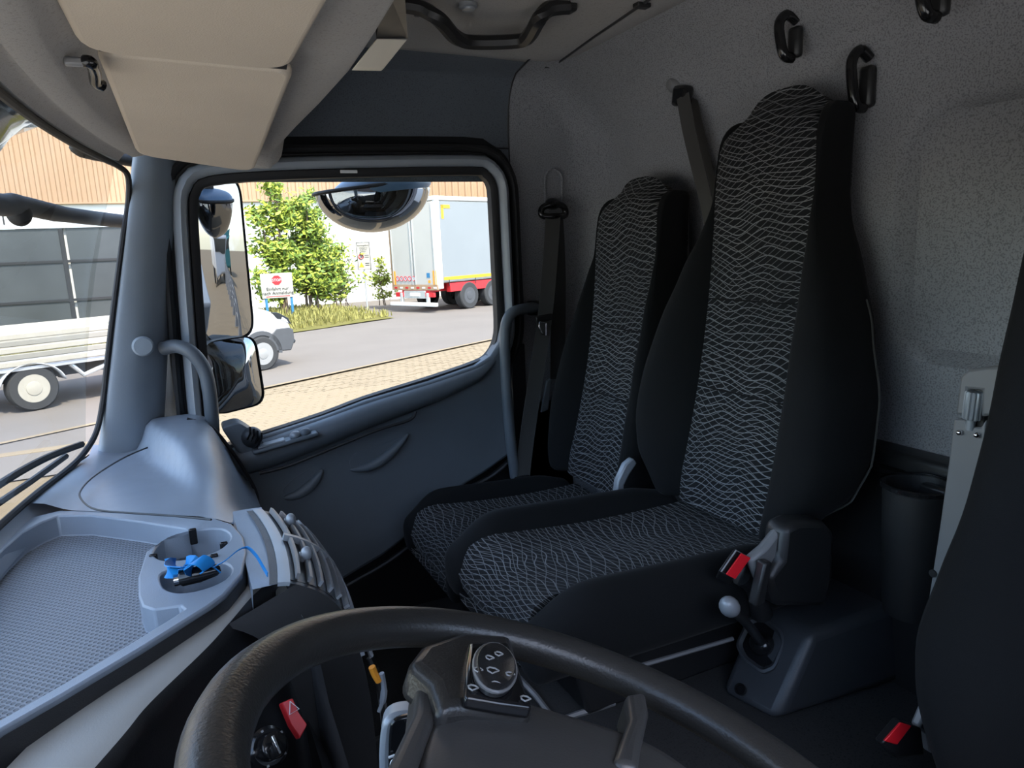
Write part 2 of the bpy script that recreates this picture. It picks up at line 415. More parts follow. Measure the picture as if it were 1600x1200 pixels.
for z in zs:
    row = []; yw = side_y(z)
    for i in range(150): row.append(V(rear_x((yw-.11+.1)*i/149-.1, z), (yw-.11+.1)*i/149-.1, z))
    x0 = row[-1].x; y0 = row[-1].y; ra = min(.11, max(.02, x0-.99))
    for a in range(1, 9):
        th = a/8*pi/2; row.append(V(x0-ra*(1-cos(th)), y0+(yw-y0)*sin(th), z))
    for k in range(1, 5): row.append(V(lerp(x0-ra, .955, k/4), yw, z))
    P.append(row)
m.grid(P); o = m.build('wall_rear', M['rear']); rear = struct(o, 'grey felt rear cab wall with recessed panel and rounded corner', 'wall')
# seam pressing of the belt anchor, pressed outline above the outer belt
m = MB(); oc = [AY(x, y, YW-.004) for x, y in [(853, 318), (851, 290), (853, 272), (864, 264), (876, 272), (878, 290), (878, 318)]]; m.tube(cat(oc, 4), .004, 6); m.build('pressed_seam', M['rear'], rear)
m = MB(); m.tube([V(.956, side_y(z)-.0005, z) for z in [2.40+.0175*k for k in range(21)]], .0025, 6); m.build('panel_joint', M['dash_dark'], rear)
m = MB(); m.tube([V(-.1, YW, 2.535), V(.4, YW, 2.535), V(.957, YW, 2.535)], .0025, 6); m.build('panel_joint', M['dash_dark'], rear)
# lower dark shelf of the rear wall
m = MB(); m.prism(roundpoly([V(1.20, 0, 1.835), V(1.26, 0, 1.835), V(1.26, 0, 1.15), V(1.20, 0, 1.15)], .012, 3), (0, 1.06, 0)); m.build('lower_panel', M['black'], rear)
m = MB(); m.box((1.185, .93, 1.80), (.03, .18, .012)); m.box((1.17, .99, 1.76), (.012, .012, .1)); m.build('shelf_bracket', M['gloss_black'], rear, bevel=.004)

# side wall above the passenger door, curving into the roof
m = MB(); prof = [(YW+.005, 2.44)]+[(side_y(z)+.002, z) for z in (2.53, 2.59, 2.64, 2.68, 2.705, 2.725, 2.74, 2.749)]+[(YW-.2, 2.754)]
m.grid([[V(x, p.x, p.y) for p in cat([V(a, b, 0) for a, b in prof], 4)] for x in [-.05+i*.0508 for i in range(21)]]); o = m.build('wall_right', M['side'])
struct(o, 'felt side wall darkened for shade above the passenger door window', 'wall')
m = MB(); m.grid([[V(x, y, 2.752-.004*((x-.6)/.5)**2) for y in [-.1, .3, .7, 1.1, 1.4, 1.6, 1.81, 1.90]] for x in [-.2, .1, .25, .4, .6, .8, .95, 1.12]])
ceil = struct(m.build('ceiling', M['header'], solid=.004), 'grey fabric cab ceiling with recessed grip', 'ceiling')
m = MB(); m.tube([AZ(852, 112, 2.747), AZ(930, 56, 2.747), AZ(1030, -12, 2.747)], .004, 6); m.build('roof_seam', M['dash_dark'], ceil)
for px in ((858, 104), (1003, 8)):
    m = MB(); m.box(AZ(*px, 2.745), (.035, .022, .012)); m.build('seam_clip', M['black'], ceil, bevel=.003)
m = MB(); m.prism(roundpoly([AY(548, 113, YW-.03), AY(640, 115, YW-.03), AY(646, 120, YW-.03), AY(640, 124, YW-.03), AY(548, 121, YW-.03)], .008, 3), (0, .03, 0)); o = m.build('reading_lamp', M['frame'], bevel=.004)
tag(o, 'narrow pale reading lamp on the roof edge above the door window', 'lamp')

# windscreen, rubber edge, A pillar
m = MB(); m.grid([[V(lerp(wsb(y), wst(y), k/8)-.02*sin(pi*k/8), y, lerp(ZB, ZT+.02, k/8)) for y in [.07+i*.0735 for i in range(25)]] for k in range(9)])
ws = struct(m.build('window_2', M['windshield']), 'large curved windscreen at the front of the cab', 'windscreen')
edge = [V(wsb(y)+.004, y, ZB+.002) for y in (.4, .7, 1.0, 1.3, 1.55, 1.72)]+[V(wsb(1.80)+.008, 1.81, ZB+.012), V(wsb(1.875)+.012, 1.875, ZB+.045)]+[V(lerp(wsb(1.89), wst(1.915), k)-.004*sin(pi*k)+.008, lerp(1.89, 1.91, k), lerp(ZB+.02, ZT, k)) for k in (.15, .3, .45, .6, .75, .88)]+[V(wst(1.87)+.006, 1.88, ZT-.02), V(wst(1.82)+.002, 1.83, ZT-.004)]+[V(wst(y)+.002, y, ZT-.003) for y in (1.72, 1.5, 1.2, .9, .5)]
m = MB(); m.tube(cat(edge, 5), .0065, 8); m.build('windscreen_seal', M['rubber'], ws)
m = MB()
prow = []
for k in range(13):
    t_ = k/12; a = V(lerp(wsb(1.89), wst(1.915), (lerp(1.78, 2.53, t_)-ZB)/(ZT-ZB))+.004, lerp(1.895, 1.915, t_), lerp(1.78, 2.53, t_))
    c = AY(lerp(251, 282, t_), lerp(675, 262, t_), 1.985); c.z = a.z
    b1 = a.lerp(c, .12)+V(.0, -.02, 0); b2 = a.lerp(c, .5)+V(0, -.035, 0); b3 = a.lerp(c, .85)+V(0, -.02, 0)
    prow.append(cat([a, b1, b2, b3, c], 4))
m.grid(prow); ap = struct(m.build('trim_1', M['pillar'], sub=1), 'blue grey windscreen pillar trim beside the passenger window', 'trim')
m = MB(); c0 = AY(223, 541, 1.90); m.lathe(c0+V(0, .004, 0), (.1, -1, 0), [(.024, 0), (.024, .006), (.02, .010), (0, .011)], 20); m.build('screw_cap', M['pillar'], ap)
m = MB(); m.tube(cat([AY(254, 545, 1.945), AY(275, 541, 1.925), AY(298, 550, 1.905), AY(318, 575, 1.90), AY(327, 610, 1.90), AY(331, 650, 1.915), AY(333, 690, 1.94)], 5), .017, 12); o = m.build('grab_handle', M['door']); tag(o, 'curved grey grab handle on the windscreen pillar beside the mirrors', 'handle')

# ------------------------------------------------------------------ passenger door with window
door = thing('door_1', (.45, YW, 1.25), 'grey passenger door with framed window and moulded panel', 'door', None, 'structure')
wpx = [(340, 700), (331, 660), (322, 560), (312, 420), (307, 330), (311, 302), (330, 287), (420, 279), (560, 274), (735, 271), (756, 275), (767, 290), (770, 320), (775, 420), (779, 500), (777, 530), (766, 553), (745, 567), (673, 592), (573, 623), (507, 648), (415, 678)]
YD = 1.965
wo = [(p.x, p.z) for p in (AY(x, y, YD) for x, y in wpx)]
wo = [(q.x, q.y) for q in cat([V(a, b, 0) for a, b in wo], 3, True)]
def ring(profile, name, mat, parent):
    rings = []
    base = [offset2(wo, d) for d, _ in profile]
    m = MB(); n = len(wo)
    vs = [[V(base[k][i].x, profile[k][1], base[k][i].y) for k in range(len(profile))] for i in range(n)]
    m.grid(vs, cu=True); return m.build(name, mat, parent, angle=50)
ring([(-.004, YD+.03), (-.004, YD), (.004, YD-.006), (.016, YD-.006), (.02, YD+.004)], 'window_rubber', M['rubber'], door)
ring([(.017, YD+.01), (.020, YD-.004), (.026, YD-.018), (.036, YD-.024), (.046, YD-.018), (.052, YD-.002), (.054, YD+.02)], 'window_frame', M['frame'], door)
ring([(.052, YD+.018), (.060, YD+.016), (.064, YD+.0), (.072, YD-.006), (.080, YD-.002), (.084, YD+.02), (.11, YD+.04)], 'door_seal', M['rubber'], door)
m = MB(); gi = offset2(wo, .008); tri = [V(p.x, YD+.022, p.y) for p in gi]; m.add(tri, [tuple(range(len(tri)))])
gl = m.build('window_1', M['glass'], flat=True); struct(gl, 'clear side window glass of the passenger door', 'window')
m = MB(); m.box(AY(545, 268, YD-.024), (.045, .004, .008)); m.build('maker_plate', M['white_print'], door, bevel=.001)
# panel slab
ppx = [(300, 760), (330, 705), (345, 700), (415, 682), (507, 652), (573, 627), (673, 597), (745, 572), (768, 557), (782, 535), (789, 500), (795, 560), (800, 640), (802, 690), (796, 712), (760, 738), (715, 765), (660, 822), (600, 868), (530, 910), (440, 965), (330, 990)]
pan = [AY(x, y, 1.935) for x, y in ppx]
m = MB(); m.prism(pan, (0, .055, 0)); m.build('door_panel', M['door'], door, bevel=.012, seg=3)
# lower step of the door shell seen round its edge
m = MB(); st = [AY(x, y, 1.965) for x, y in [(806, 690), (802, 712), (770, 742), (720, 772), (668, 828), (608, 876), (535, 918), (440, 975)]]; m.tube(cat(st, 5), .008, 8); m.build('edge_seal', M['dash_dark'], door)
# sloping sill ledge
rings = []
sill = [(345, 700), (415, 681), (507, 650), (573, 626), (673, 596), (745, 571), (772, 549)]
for i, (x, y) in enumerate(sill):
    c = AY(x, y, YD-.01); w = [.060, .062, .062, .055, .045, .034, .02][i]; h = [.085, .085, .08, .075, .065, .05, .03][i]
    rings.append([c+V(0, .01, -.004), c+V(0, -w*.35, .0), c+V(0, -w*.9, -.010), c+V(0, -w*1.1, -.03), c+V(0, -w, -h*.75), c+V(0, -w*.5, -h), c+V(0, .01, -h)])
rings2 = [[r.lerp(s, k/3) for r, s in zip(a, b)] for a, b in zip(rings, rings[1:]) for k in range(3)]+[rings[-1]]
m = MB(); m.loft(rings2); m.build('window_sill', M['door'], door, sub=1)
# armrest pull edge and grips
def scoop(pts, w, y0, name, mat):
    m = MB(); P = []
    cl = cat([AY(x, y, y0) for x, y in pts], 5); n = len(cl)
    for i, p in enumerate(cl):
        k = sin(pi*(i+.6)/(n+.2)); ww = w*k
        P.append([p+V(0, .0, ww*.9), p+V(0, -.014*k, ww*.55), p+V(0, -.016*k, ww*.35), p+V(0, -.004*k, ww*.15), p+V(0, .004, -ww*.3), p+V(0, -.010*k, -ww*.8), p+V(0, -.006*k, -ww*1.0), p+V(0, .004, -ww*1.15)])
    m.grid(P); return m.build(name, mat, door, sub=1)
def grip(rec, bar, name):
    m = MB(); m.prism(roundpoly([AY(x, y, 1.9335) for x, y in rec], .03, 5), (0, .004, 0)); g_ = m.build(name+'_recess', M['door'], door, bevel=.001)
    c_ = cat([AY(x, y, 1.93) for x, y in bar], 5); n_b = len(c_)
    m = MB(); m.tube(c_, [.003+.012*sin(pi*i/(n_b-1))**.7 for i in range(n_b)], 10); m.build(name, M['door'], door)
grip([(544, 722), (556, 706), (600, 694), (640, 676), (628, 694), (590, 722), (552, 736)], [(548, 734), (580, 728), (612, 706), (638, 678)], 'pull_handle')
grip([(440, 770), (452, 752), (490, 728), (504, 730), (490, 748), (458, 772)], [(444, 778), (466, 772), (488, 756), (504, 734)], 'lower_grip')
m = MB(); m.tube(cat([AY(405, 740, 1.885), AY(450, 728, 1.888), AY(520, 700, 1.892), AY(590, 672, 1.896), AY(640, 656, 1.90), AY(649, 643, 1.905)], 5), .0045, 6); m.build('panel_groove', M['dash_dark'], door)
# switch panel
sp_ = [AZ(420, 693, AY(440, 690, 1.925).z), ]
c = AY(446, 690, 1.895); ex = (AY(500, 672, 1.895)-AY(410, 698, 1.895)).normalized(); ey = V(0, 1, .12).normalized(); ez = ex.cross(ey)
Rsw = Matrix((ex, ey, ez)).transposed()
m = MB(); m.box(c, (.17, .040, .012), Rsw); m.build('switch_panel', M['door'], door, bevel=.005)
m = MB(); m.box(c+ez*.007-ex*.035, (.07, .026, .006), Rsw); m.build('switch', M['frame'], door, bevel=.003)
for dx in (.028, .055):
    m = MB(); m.ball(c+ez*.010+ex*dx, (.015, .013, .011), Rsw, 14, 8); m.build('switch', M['silver'] if dx < .05 else M['door'], door)
# B pillar grip and seat belt
gh = thing('pillar_grip', AY(800, 600, 1.92), 'long dark grab bar on the pillar behind the passenger door', 'handle')
m = MB(); m.tube(cat([AY(838, 480, 1.985), AY(822, 482, 1.95), AY(803, 487, 1.93), AY(792, 502, 1.925), AY(789, 530, 1.925), AY(791, 600, 1.925), AY(797, 680, 1.925), AY(805, 745, 1.935)], 6), .0165, 12); m.build('bar', M['door'], gh)
m = MB(); m.box(AY(833, 481, 1.985), (.035, .03, .045)); m.build('mount', M['black'], gh, bevel=.006)
m = MB(); m.box(AY(812, 640, 1.99), (.05, .01, .42)); m.build('backing_strip', M['dash_dark'], gh, bevel=.004)

# ------------------------------------------------------------------ overhead: header, visors, cubby, grip
hd = thing('overhead_shelf', (0, .95, 2.55), 'beige grey overhead shelf running above the windscreen', 'shelf')
m = MB(); P = []
for y in [-.05+i*.0735 for i in range(26)]:
    x0 = wst(y)
    P.append([V(x0-.004, y, ZT+.006), V(x0+.012, y, ZT+.002), V(x0+.024, y, ZT+.016), V(x0+.034, y, ZT+.018), V(x0+.040, y, ZT+.010), V(x0+.075, y, ZT+.016), V(x0+.085, y, ZT+.032), V(x0+.12, y, ZT+.055), V(.10, y, ZT+.062), V(.22, y, ZT+.075), V(.25, y, ZT+.3)])
m.grid(P); m.build('header_trim', M['header'], hd, angle=60)
m = MB(); m.grid([[V(x0, y, z) for x0, z in ((-.10, 2.545), (.05, 2.60), (.28, 2.74))] for y in (-.1, 1.0, 1.99)]); m.build('upper_cover', M['header'], hd)
# rear lip of the shelf, narrowing to its far end
lp = [((410, 258), (435, 252), 1.78), ((418, 232), (440, 222), 1.72), ((424, 210), (462, 198), 1.62), ((438, 170), (499, 161), 1.45), ((452, 120), (545, 110), 1.22), ((470, 60), (578, 62), 1.04), ((492, 0), (616, 0), .90), ((525, -80), (665, -80), .74), ((600, -260), (800, -260), .5)]
m = MB(); P = []
for a, b, y in lp:
    A, B = AY(*a, y), AY(*b, y); A.x -= .01
    mid = A.lerp(B, .55)+V(0, 0, -.012); e = B+V(.008, 0, .012)
    P.append([A+V(-.03, 0, .02), A, mid, B.lerp(mid, .1), B, e, B+V(.004, 0, .05), B+V(-.02, 0, .24)])
P2 = [[p.lerp(q, k/3) for p, q in zip(a, b)] for a, b in zip(P, P[1:]) for k in range(3)]+[P[-1]]
m.grid(P2); m.build('shelf_lip', M['header'], hd, angle=50)
# far end of the lip
m = MB(); m.grid([P[0], [V(p.x, 1.97, max(p.z, 2.47)) for p in P[0]]]); m.build('lip_end', M['header'], hd)
# open compartment: pale end wall and dark roof
ew = [AY(589, 60, 1.16), AY(637, 61, 1.20), AY(599, 108, 1.20), AY(552, 107, 1.16)]
m = MB(); m.prism(ew, (0, .015, 0)); m.build('compartment_end', M['cubby'], hd, bevel=.002)
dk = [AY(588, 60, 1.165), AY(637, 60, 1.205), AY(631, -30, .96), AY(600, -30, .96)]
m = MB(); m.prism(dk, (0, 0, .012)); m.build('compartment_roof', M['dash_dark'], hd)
# sun visors
def visor(c4, name, label, near):
    v = thing(name, sum(c4, V(0, 0, 0))/4, label, 'sun visor', 'sun visors under the overhead shelf')
    ol = roundpoly(c4, [.035, .03, .05, .05], 6)
    n = (c4[1]-c4[0]).cross(c4[3]-c4[0]).normalized()
    if n.z > 0: n = -n
    m = MB(); m.prism([p-n*.004 for p in ol], n*.02); m.build('pad', M['visor'], v, bevel=.009, seg=4)
    return v, n
v2 = [V(-.050, 1.052, 2.518), V(.186, 1.052, 2.510), V(.195, 1.73, 2.450), V(-.033, 1.73, 2.484)]
v1 = [V(-.085, .30, 2.520), V(.175, .30, 2.520), V(.170, 1.008, 2.499), V(-.062, 1.008, 2.507)]
va, n2 = visor(v2, 'sun_visor', 'passenger sun visor, the lower far beige panel above the windscreen pillar', False)
vb, n1 = visor(v1, 'sun_visor', 'driver sun visor, the nearer beige panel cut by the top picture edge', True)
m = MB(); m.tube([V(-.045, 1.032, 2.516), V(.172, 1.032, 2.508)], .016, 8); m.build('gap_shade_rod', M['rubber'], va)  # black rod added as the shade in the gap between the visors
# hinge arm of the passenger visor
m = MB(); m.box(AY(122, 97, 1.03), (.03, .012, .010)); m.build('hinge_base', M['grey_metal'], va, bevel=.003)
m = MB(); m.tube(cat([AY(132, 96, 1.03), AY(142, 98, 1.03), AY(148, 112, 1.06), AY(150, 128, 1.09), AY(160, 134, 1.10)], 5), .0075, 10); m.build('hinge_arm', M['gloss_black'], va)
# roof grip in a shallow recess
gp = thing('roof_grip', AZ(760, 40, 2.74), 'black plastic grab handle on the grey ceiling', 'handle')
pth = [AZ(632, 8, 2.742), AZ(660, 14, 2.735), AZ(688, 32, 2.715), AZ(712, 58, 2.705), AZ(740, 66, 2.705), AZ(810, 64, 2.705), AZ(828, 54, 2.705), AZ(842, 30, 2.715), AZ(858, 14, 2.735), AZ(888, 10, 2.742)]
m = MB(); pr_ = [(.0, .016), (.012, .011), (.017, 0), (.012, -.011), (0, -.016), (-.012, -.011), (-.017, 0), (-.012, .011)]
m.tube(cat(pth, 5), .012, 8, prof=pr_); m.build('grip_bar', M['black'], gp)
for px in ((642, 10), (878, 12)):
    m = MB(); c = AZ(*px, 2.742); m.box(c, (.06, .035, .018)); m.build('grip_foot', M['black'], gp, bevel=.006)
m = MB(); c = AZ(731, 9, 2.745); m.lathe(c, (0, 0, -1), [(.020, -.004), (.020, .003), (.014, .005), (.013, .009), (0, .011)], 18); o = m.build('ceiling_button', M['silver']); tag(o, 'small round silver button in the ceiling above the grip', 'button')
for px in ((638, 18), (652, 23)):
    m = MB(); m.lathe(AZ(*px, 2.749), (0, 0, -1), [(.007, -.002), (.007, .003), (0, .0035)], 12); o = m.build('screw_hole_cap', M['black'], ceil)

# ------------------------------------------------------------------ rear wall fittings
def hook(c, h, label, tilt=0):
    t_ = thing('coat_hook', c, label, 'hook', 'coat hooks on the rear wall')
    m = MB(); pth = [c+V(.002, 0, h*.35), c+V(-.02, .004, h*.48), c+V(-.036, .008, h*.30), c+V(-.034, .006, -h*.1), c+V(-.026, .002, -h*.42), c+V(-.006, 0, -h*.46)]
    pr_ = [(.008*cos(2*pi*k/10)*1.3, .006*sin(2*pi*k/10)*1.6) for k in range(10)]
    m.tube(cat(pth, 5), .008, 10, prof=pr_, up=(1, 0, 0)); m.build('hook_arm', M['gloss_black'], t_)
    m = MB(); m.box(c+V(.0, 0, -h*.12), (.02, .03, h*.7)); m.build('hook_plate', M['black'], t_, bevel=.008)
c = AX(1243, 58, rear_x(1.2, 2.66)-.004); hook(c, .085, 'black coat hook on the rear wall, highest above the tall middle seat')
c = AX(1356, 125, 1.245); hook(c, .11, 'black coat hook just right of the tall middle seat headrest')
c = AX(1470, -8, rear_x(.9, 2.70)-.004); hook(c, .07, 'black coat hook cut by the top edge of the picture')
# belt of the middle seat
def strap(pts, w, th, mat, name, parent, side):
    m = MB(); C_ = cat(pts, 8); s = Vector(side).normalized()
    rings = []
    for i, p in enumerate(C_):
        t_ = (C_[min(i+1, len(C_)-1)]-C_[max(i-1, 0)]).normalized(); b = (s-t_*s.dot(t_)).normalized(); nn = t_.cross(b)
        rings.append([p+b*w/2+nn*th/2, p-b*w/2+nn*th/2, p-b*w/2-nn*th/2, p+b*w/2-nn*th/2])
    m.loft(rings); return m.build(name, mat, parent)
bt = thing('seat_belt', AX(1070, 140, 1.2), 'olive grey seat belt hanging from the rear wall behind the middle seat', 'seat belt')
a = AX(1067, 150, 1.20); strap([a, AX(1078, 210, 1.18), AX(1100, 300, 1.17), AX(1122, 400, 1.17)], .034, .003, M['belt'], 'webbing', bt, (.3, -1, 0))
strap([AX(1078, 150, 1.235), AX(1092, 215, 1.235), AX(1112, 300, 1.235), AX(1135, 400, 1.235)], .034, .003, M['belt'], 'webbing', bt, (.5, -1, 0))
m = MB(); m.box(AX(1066, 150, 1.212), (.03, .055, .05), Matrix.Rotation(.2, 3, 'X')); m.build('guide_loop', M['gloss_black'], bt, bevel=.009)
m = MB(); m.lathe(AX(1066, 133, 1.235), (-1, 0, 0), [(.02, 0), (.02, .03), (.012, .042), (0, .044)], 16); m.build('anchor_bolt', M['grey_metal'], bt)
m = MB(); m.box(AX(1085, 140, 1.25), (.02, .05, .06)); m.build('anchor_cover', M['black'], bt, bevel=.008)
# belt of the outer seat on the B pillar
b2 = thing('seat_belt', AY(865, 328, 1.97), 'dark seat belt hanging on the pillar between door and outer seat', 'seat belt')
m = MB(); c = AY(865, 330, 1.965); m.tube(cat([c+V(-.04, 0, -.012), c+V(-.036, 0, .012), c+V(0, -.012, .02), c+V(.036, 0, .012), c+V(.04, 0, -.012), c+V(0, -.014, -.016)], 5, True), .010, 10, closed=True); m.build('guide_loop', M['gloss_black'], b2)
m = MB(); m.ball(c+V(0, .004, .022), (.026, .02, .018)); m.build('anchor_bolt', M['black'], b2)
strap([AY(864, 338, 1.95), AY(860, 400, 1.945), AY(852, 490, 1.935), AY(836, 600, 1.925), AY(824, 680, 1.92), AY(816, 748, 1.915)], .046, .003, M['belt'], 'webbing', b2, (1, -.25, 0))
strap([AY(868, 338, 1.972), AY(872, 420, 1.972), AY(872, 520, 1.97), AY(871, 592, 1.965)], .050, .003, M['belt'], 'webbing', b2, (1, -.1, 0))
m = MB(); m.box(AY(850, 497, 1.925), (.058, .012, .02), Matrix.Rotation(-.1, 3, 'Y')); m.build('tongue_cover', M['black'], b2, bevel=.004)
m = MB(); q = [AY(843, 503, 1.92), AY(853, 505, 1.92), AY(853, 524, 1.92), AY(847, 522, 1.92), AY(842, 510, 1.92)]; m.tube(q, .0025, 6, closed=True); m.build('tongue', M['chrome'], b2)
m = MB(); m.box(AY(816, 752, 1.91), (.05, .012, .035)); m.build('end_fitting', M['black'], b2, bevel=.003)
m = MB(); m.prism([AY(855, 595, 1.985), AY(862, 590, 1.985), AY(857, 640, 1.985), AY(846, 645, 1.985)], (0, .01, 0)); m.build('belt_slot_cover', M['frame'], b2, bevel=.002)
# ================================================================== DASHBOARD
dash = thing('dashboard', (-.1, 1.1, 1.6), 'grey moulded dashboard with tray, cup holders and air vents', 'dashboard')
# passenger side: apron and dome
m = MB(); P = []
NY = 34
for j in range(NY+1):
    y = lerp(1.31, 1.955, j/NY); yj = j/NY; x0 = wsb(min(lerp(1.53, 1.955, yj), 1.85)); k = sstep(1.36, 1.62, y); row = []
    xe = lerp(.10, .128, k)
    ze = lerp(1.755, 1.66, k)                                   # where the top has rolled over to the rear
    for i in range(27):
        u = i/26; x = lerp(x0, xe, u)
        base = 1.818-.017*sstep(0, .20, u) if u < .5 else 1.801; yq = lerp(min(1.53, max(1.318, 1.315+(.013-x)*.78)), 1.955, yj)
        base -= (1.801-ze)*sstep(.72, 1.0, u)**1.2 if u > .5 else 0
        # dome: bulges up behind a curved crease
        cx = lerp(-.02, -.12, sstep(1.45, 1.93, y))
        dd = sstep(cx-.008, cx+.03, x)
        dome = .064*sstep(1.44, 1.74, yq)*dd*(1-sstep(.62, 1.02, u))
        row.append(V(x, yq, base+dome))
    row += [V(xe+.004, y, ze-.05), V(xe, y, ze-.15), V(xe-.03, y, 1.35), V(xe-.05, y, 1.2)]
    P.append(row)
m.grid(P); m.build('passenger_top', M['dash'], dash, angle=80)
# fine joint of the cover panel
jp = [AZ(x, y, 1.822) for x, y in [(255, 690), (200, 712), (150, 742), (127, 765), (127, 780), (150, 796), (210, 802), (270, 806), (330, 812)]]
m = MB(); m.tube(cat(jp, 5), .0018, 6); m.build('panel_joint', M['dash_dark'], dash)
# end trim against the door, with the side vent
m = MB(); ej = [AY(x, y, 1.885) for x, y in [(292, 655), (330, 668), (362, 705), (388, 745), (401, 772), (402, 792), (400, 815)]]; m.tube(cat(ej, 5), .005, 6); m.build('end_joint', M['dash_dark'], dash)
vpod = thing('door_corner_vent', AY(385, 680, 1.92), 'round side air vent at the corner of dashboard and door sill', 'vent')
m = MB(); m.prism(roundpoly([AY(x, y, 1.90) for x, y in [(345, 668), (372, 660), (392, 672), (412, 690), (415, 708), (395, 715), (372, 708)]], .012, 4), (0, .07, 0)); m.build('pod', M['door'], vpod, bevel=.008)
m = MB(); m.ball(AY(394, 683, 1.895), (.027, .027, .027)); m.build('ball', M['dash_dark'], vpod)
for k in range(4):
    m = MB(); c = AY(388+6*k, 677+3*k, 1.872); m.tube([c+V(-.004, 0, -.016), c+V(.004, -.004, 0), c+V(.006, 0, .016)], .0026, 6); m.build('fin', M['gloss_black'], vpod)
# tray frame: raised rim round a sunken mat, with cup holder block
ZR = 1.80
def zc(pts, z=ZR, n=5, closed=True): return cat([AZ(x, y, z) for x, y in pts], n, closed)
outer = [V(wsb(1.45)+.014, 1.45, ZR), V(wsb(1.5)+.02, 1.50, ZR)]+[AZ(x, y, ZR) for x, y in [(95, 797), (180, 799), (270, 806), (330, 808), (362, 818), (380, 838), (385, 862), (378, 895), (350, 928), (325, 946), (215, 1015), (100, 1083), (0, 1140)]]+[V(-.26, .72, ZR), V(-.30, .80, ZR), V(-.325, 1.0, ZR), V(wsb(1.25)+.014, 1.25, ZR)]
hole = [V(-.312, 1.25, ZR), V(-.30, 1.35, ZR), V(-.285, 1.42, ZR), V(-.262, 1.46, ZR)]+[AZ(x, y, ZR) for x, y in [(90, 806), (140, 805), (220, 815), (290, 826), (298, 832), (284, 838), (252, 845), (228, 862), (216, 900), (216, 930), (222, 946), (240, 952), (282, 946), (288, 952), (270, 964), (205, 1004), (100, 1067), (0, 1124)]]+[V(-.245, .78, ZR), V(-.275, .84, ZR), V(-.295, 1.0, ZR)]
outer = [V(p.x, p.y, ZR) for p in outer]; hole = [V(p.x, p.y, ZR) for p in hole]
cup1 = zc([(240, 862), (262, 840), (305, 828), (345, 826), (360, 838), (348, 855), (318, 868), (280, 875), (250, 874)], ZR, 3)
cup2 = zc([(250, 898), (272, 888), (305, 884), (345, 878), (362, 888), (352, 905), (318, 920), (280, 926), (256, 918)], ZR, 3)
m = MB(); m.plate(outer, [hole, cup1, cup2], (0, 0, -.075), [.040, .07, .06]); tf = m.build('tray_frame', M['dash'], dash, bevel=.003, seg=2, angle=35)
mt = [p.lerp(sum(hole, V(0, 0, 0))/len(hole), .01)+V(0, 0, -.0385) for p in hole]
m = MB(); m.plate(mt, [], (0, 0, -.001)); m.build('tray_mat', M['mat'], dash, flat=True)
for nm, cp, dz in (('cup_liner', cup1, -.0685), ('cup_liner', cup2, -.0585)):
    cc = sum(cp, V(0, 0, 0))/len(cp); m = MB(); m.plate([p.lerp(cc, .03)+V(0, 0, dz) for p in cp], [], (0, 0, -.001)); m.build(nm, M['dash_dark'], dash, flat=True)
# ledge from the windscreen foot down to the tray
ys = [.45+.05*k for k in range(26)]
m = MB(); m.grid([[V(wsb(y)+.003, y, 1.818), V(wsb(y)+.010, y, 1.808), V(wsb(y)+.022, y, 1.797), V(wsb(y)+.03, y, 1.77)] for y in ys]); m.build('windscreen_ledge', M['dash'], dash, angle=70)
# dark gap under the frame and clips in the cup holder
for (x, y), L in (((302, 838), .028), ((240, 872), .014), ((350, 853), .014), ((335, 874), .018)):
    c = AZ(x, y, ZR-.004); m = MB(); m.box(c, (.012, .006, L)); m.build('cup_clip', M['gloss_black'], dash, bevel=.002)
# fascia strip between tray and driver (cowl), with dark face below
ZS = 1.775
lip = [V(.125, .955, 1.72), V(.108, .972, 1.755)]+[AZ(x, y, ZS) for x, y in [(436, 904), (400, 925), (360, 970), (320, 1014), (235, 1096), (190, 1150), (60, 1300)]]+[V(-.18, .60, ZS), V(-.22, .45, ZS)]
back = [V(.10, 1.0, 1.72), V(.085, 1.03, 1.755)]+[AZ(x, y, ZS-.006) for x, y in [(418, 880), (382, 908), (352, 944), (300, 971), (200, 1040), (100, 1112), (15, 1195)]]+[V(-.24, .68, ZS), V(-.29, .53, ZS)]
lip = cat(lip, 5); back = cat(back, 5)
m = MB(); P = []
for a, b in zip(back, lip):
    d = (b-a); d.z = 0; d.normalize()
    P.append([a+V(0, 0, -.03), a, a.lerp(b, .3)+V(0, 0, .004), a.lerp(b, .8)+V(0, 0, .004), b+V(0, 0, -.001)])
m.grid(P); m.build('fascia_top', M['fascia'], dash, angle=60)
m = MB(); P = []
for a, b in zip(back, lip):
    d = (b-a); d.z = 0; d.normalize()
    P.append([b+V(0, 0, -.001), b+d*.008+V(0, 0, -.008), b+d*.008+V(0, 0, -.02), b+d*.0+V(0, 0, -.035), b+d*.012+V(0, 0, -.10), b+d*.045+V(0, 0, -.20), b+d*.06+V(0, 0, -.30), b+d*.03+V(0, 0, -.6)])
m.grid(P); m.build('fascia_face', M['dash_dark'], dash, angle=60)
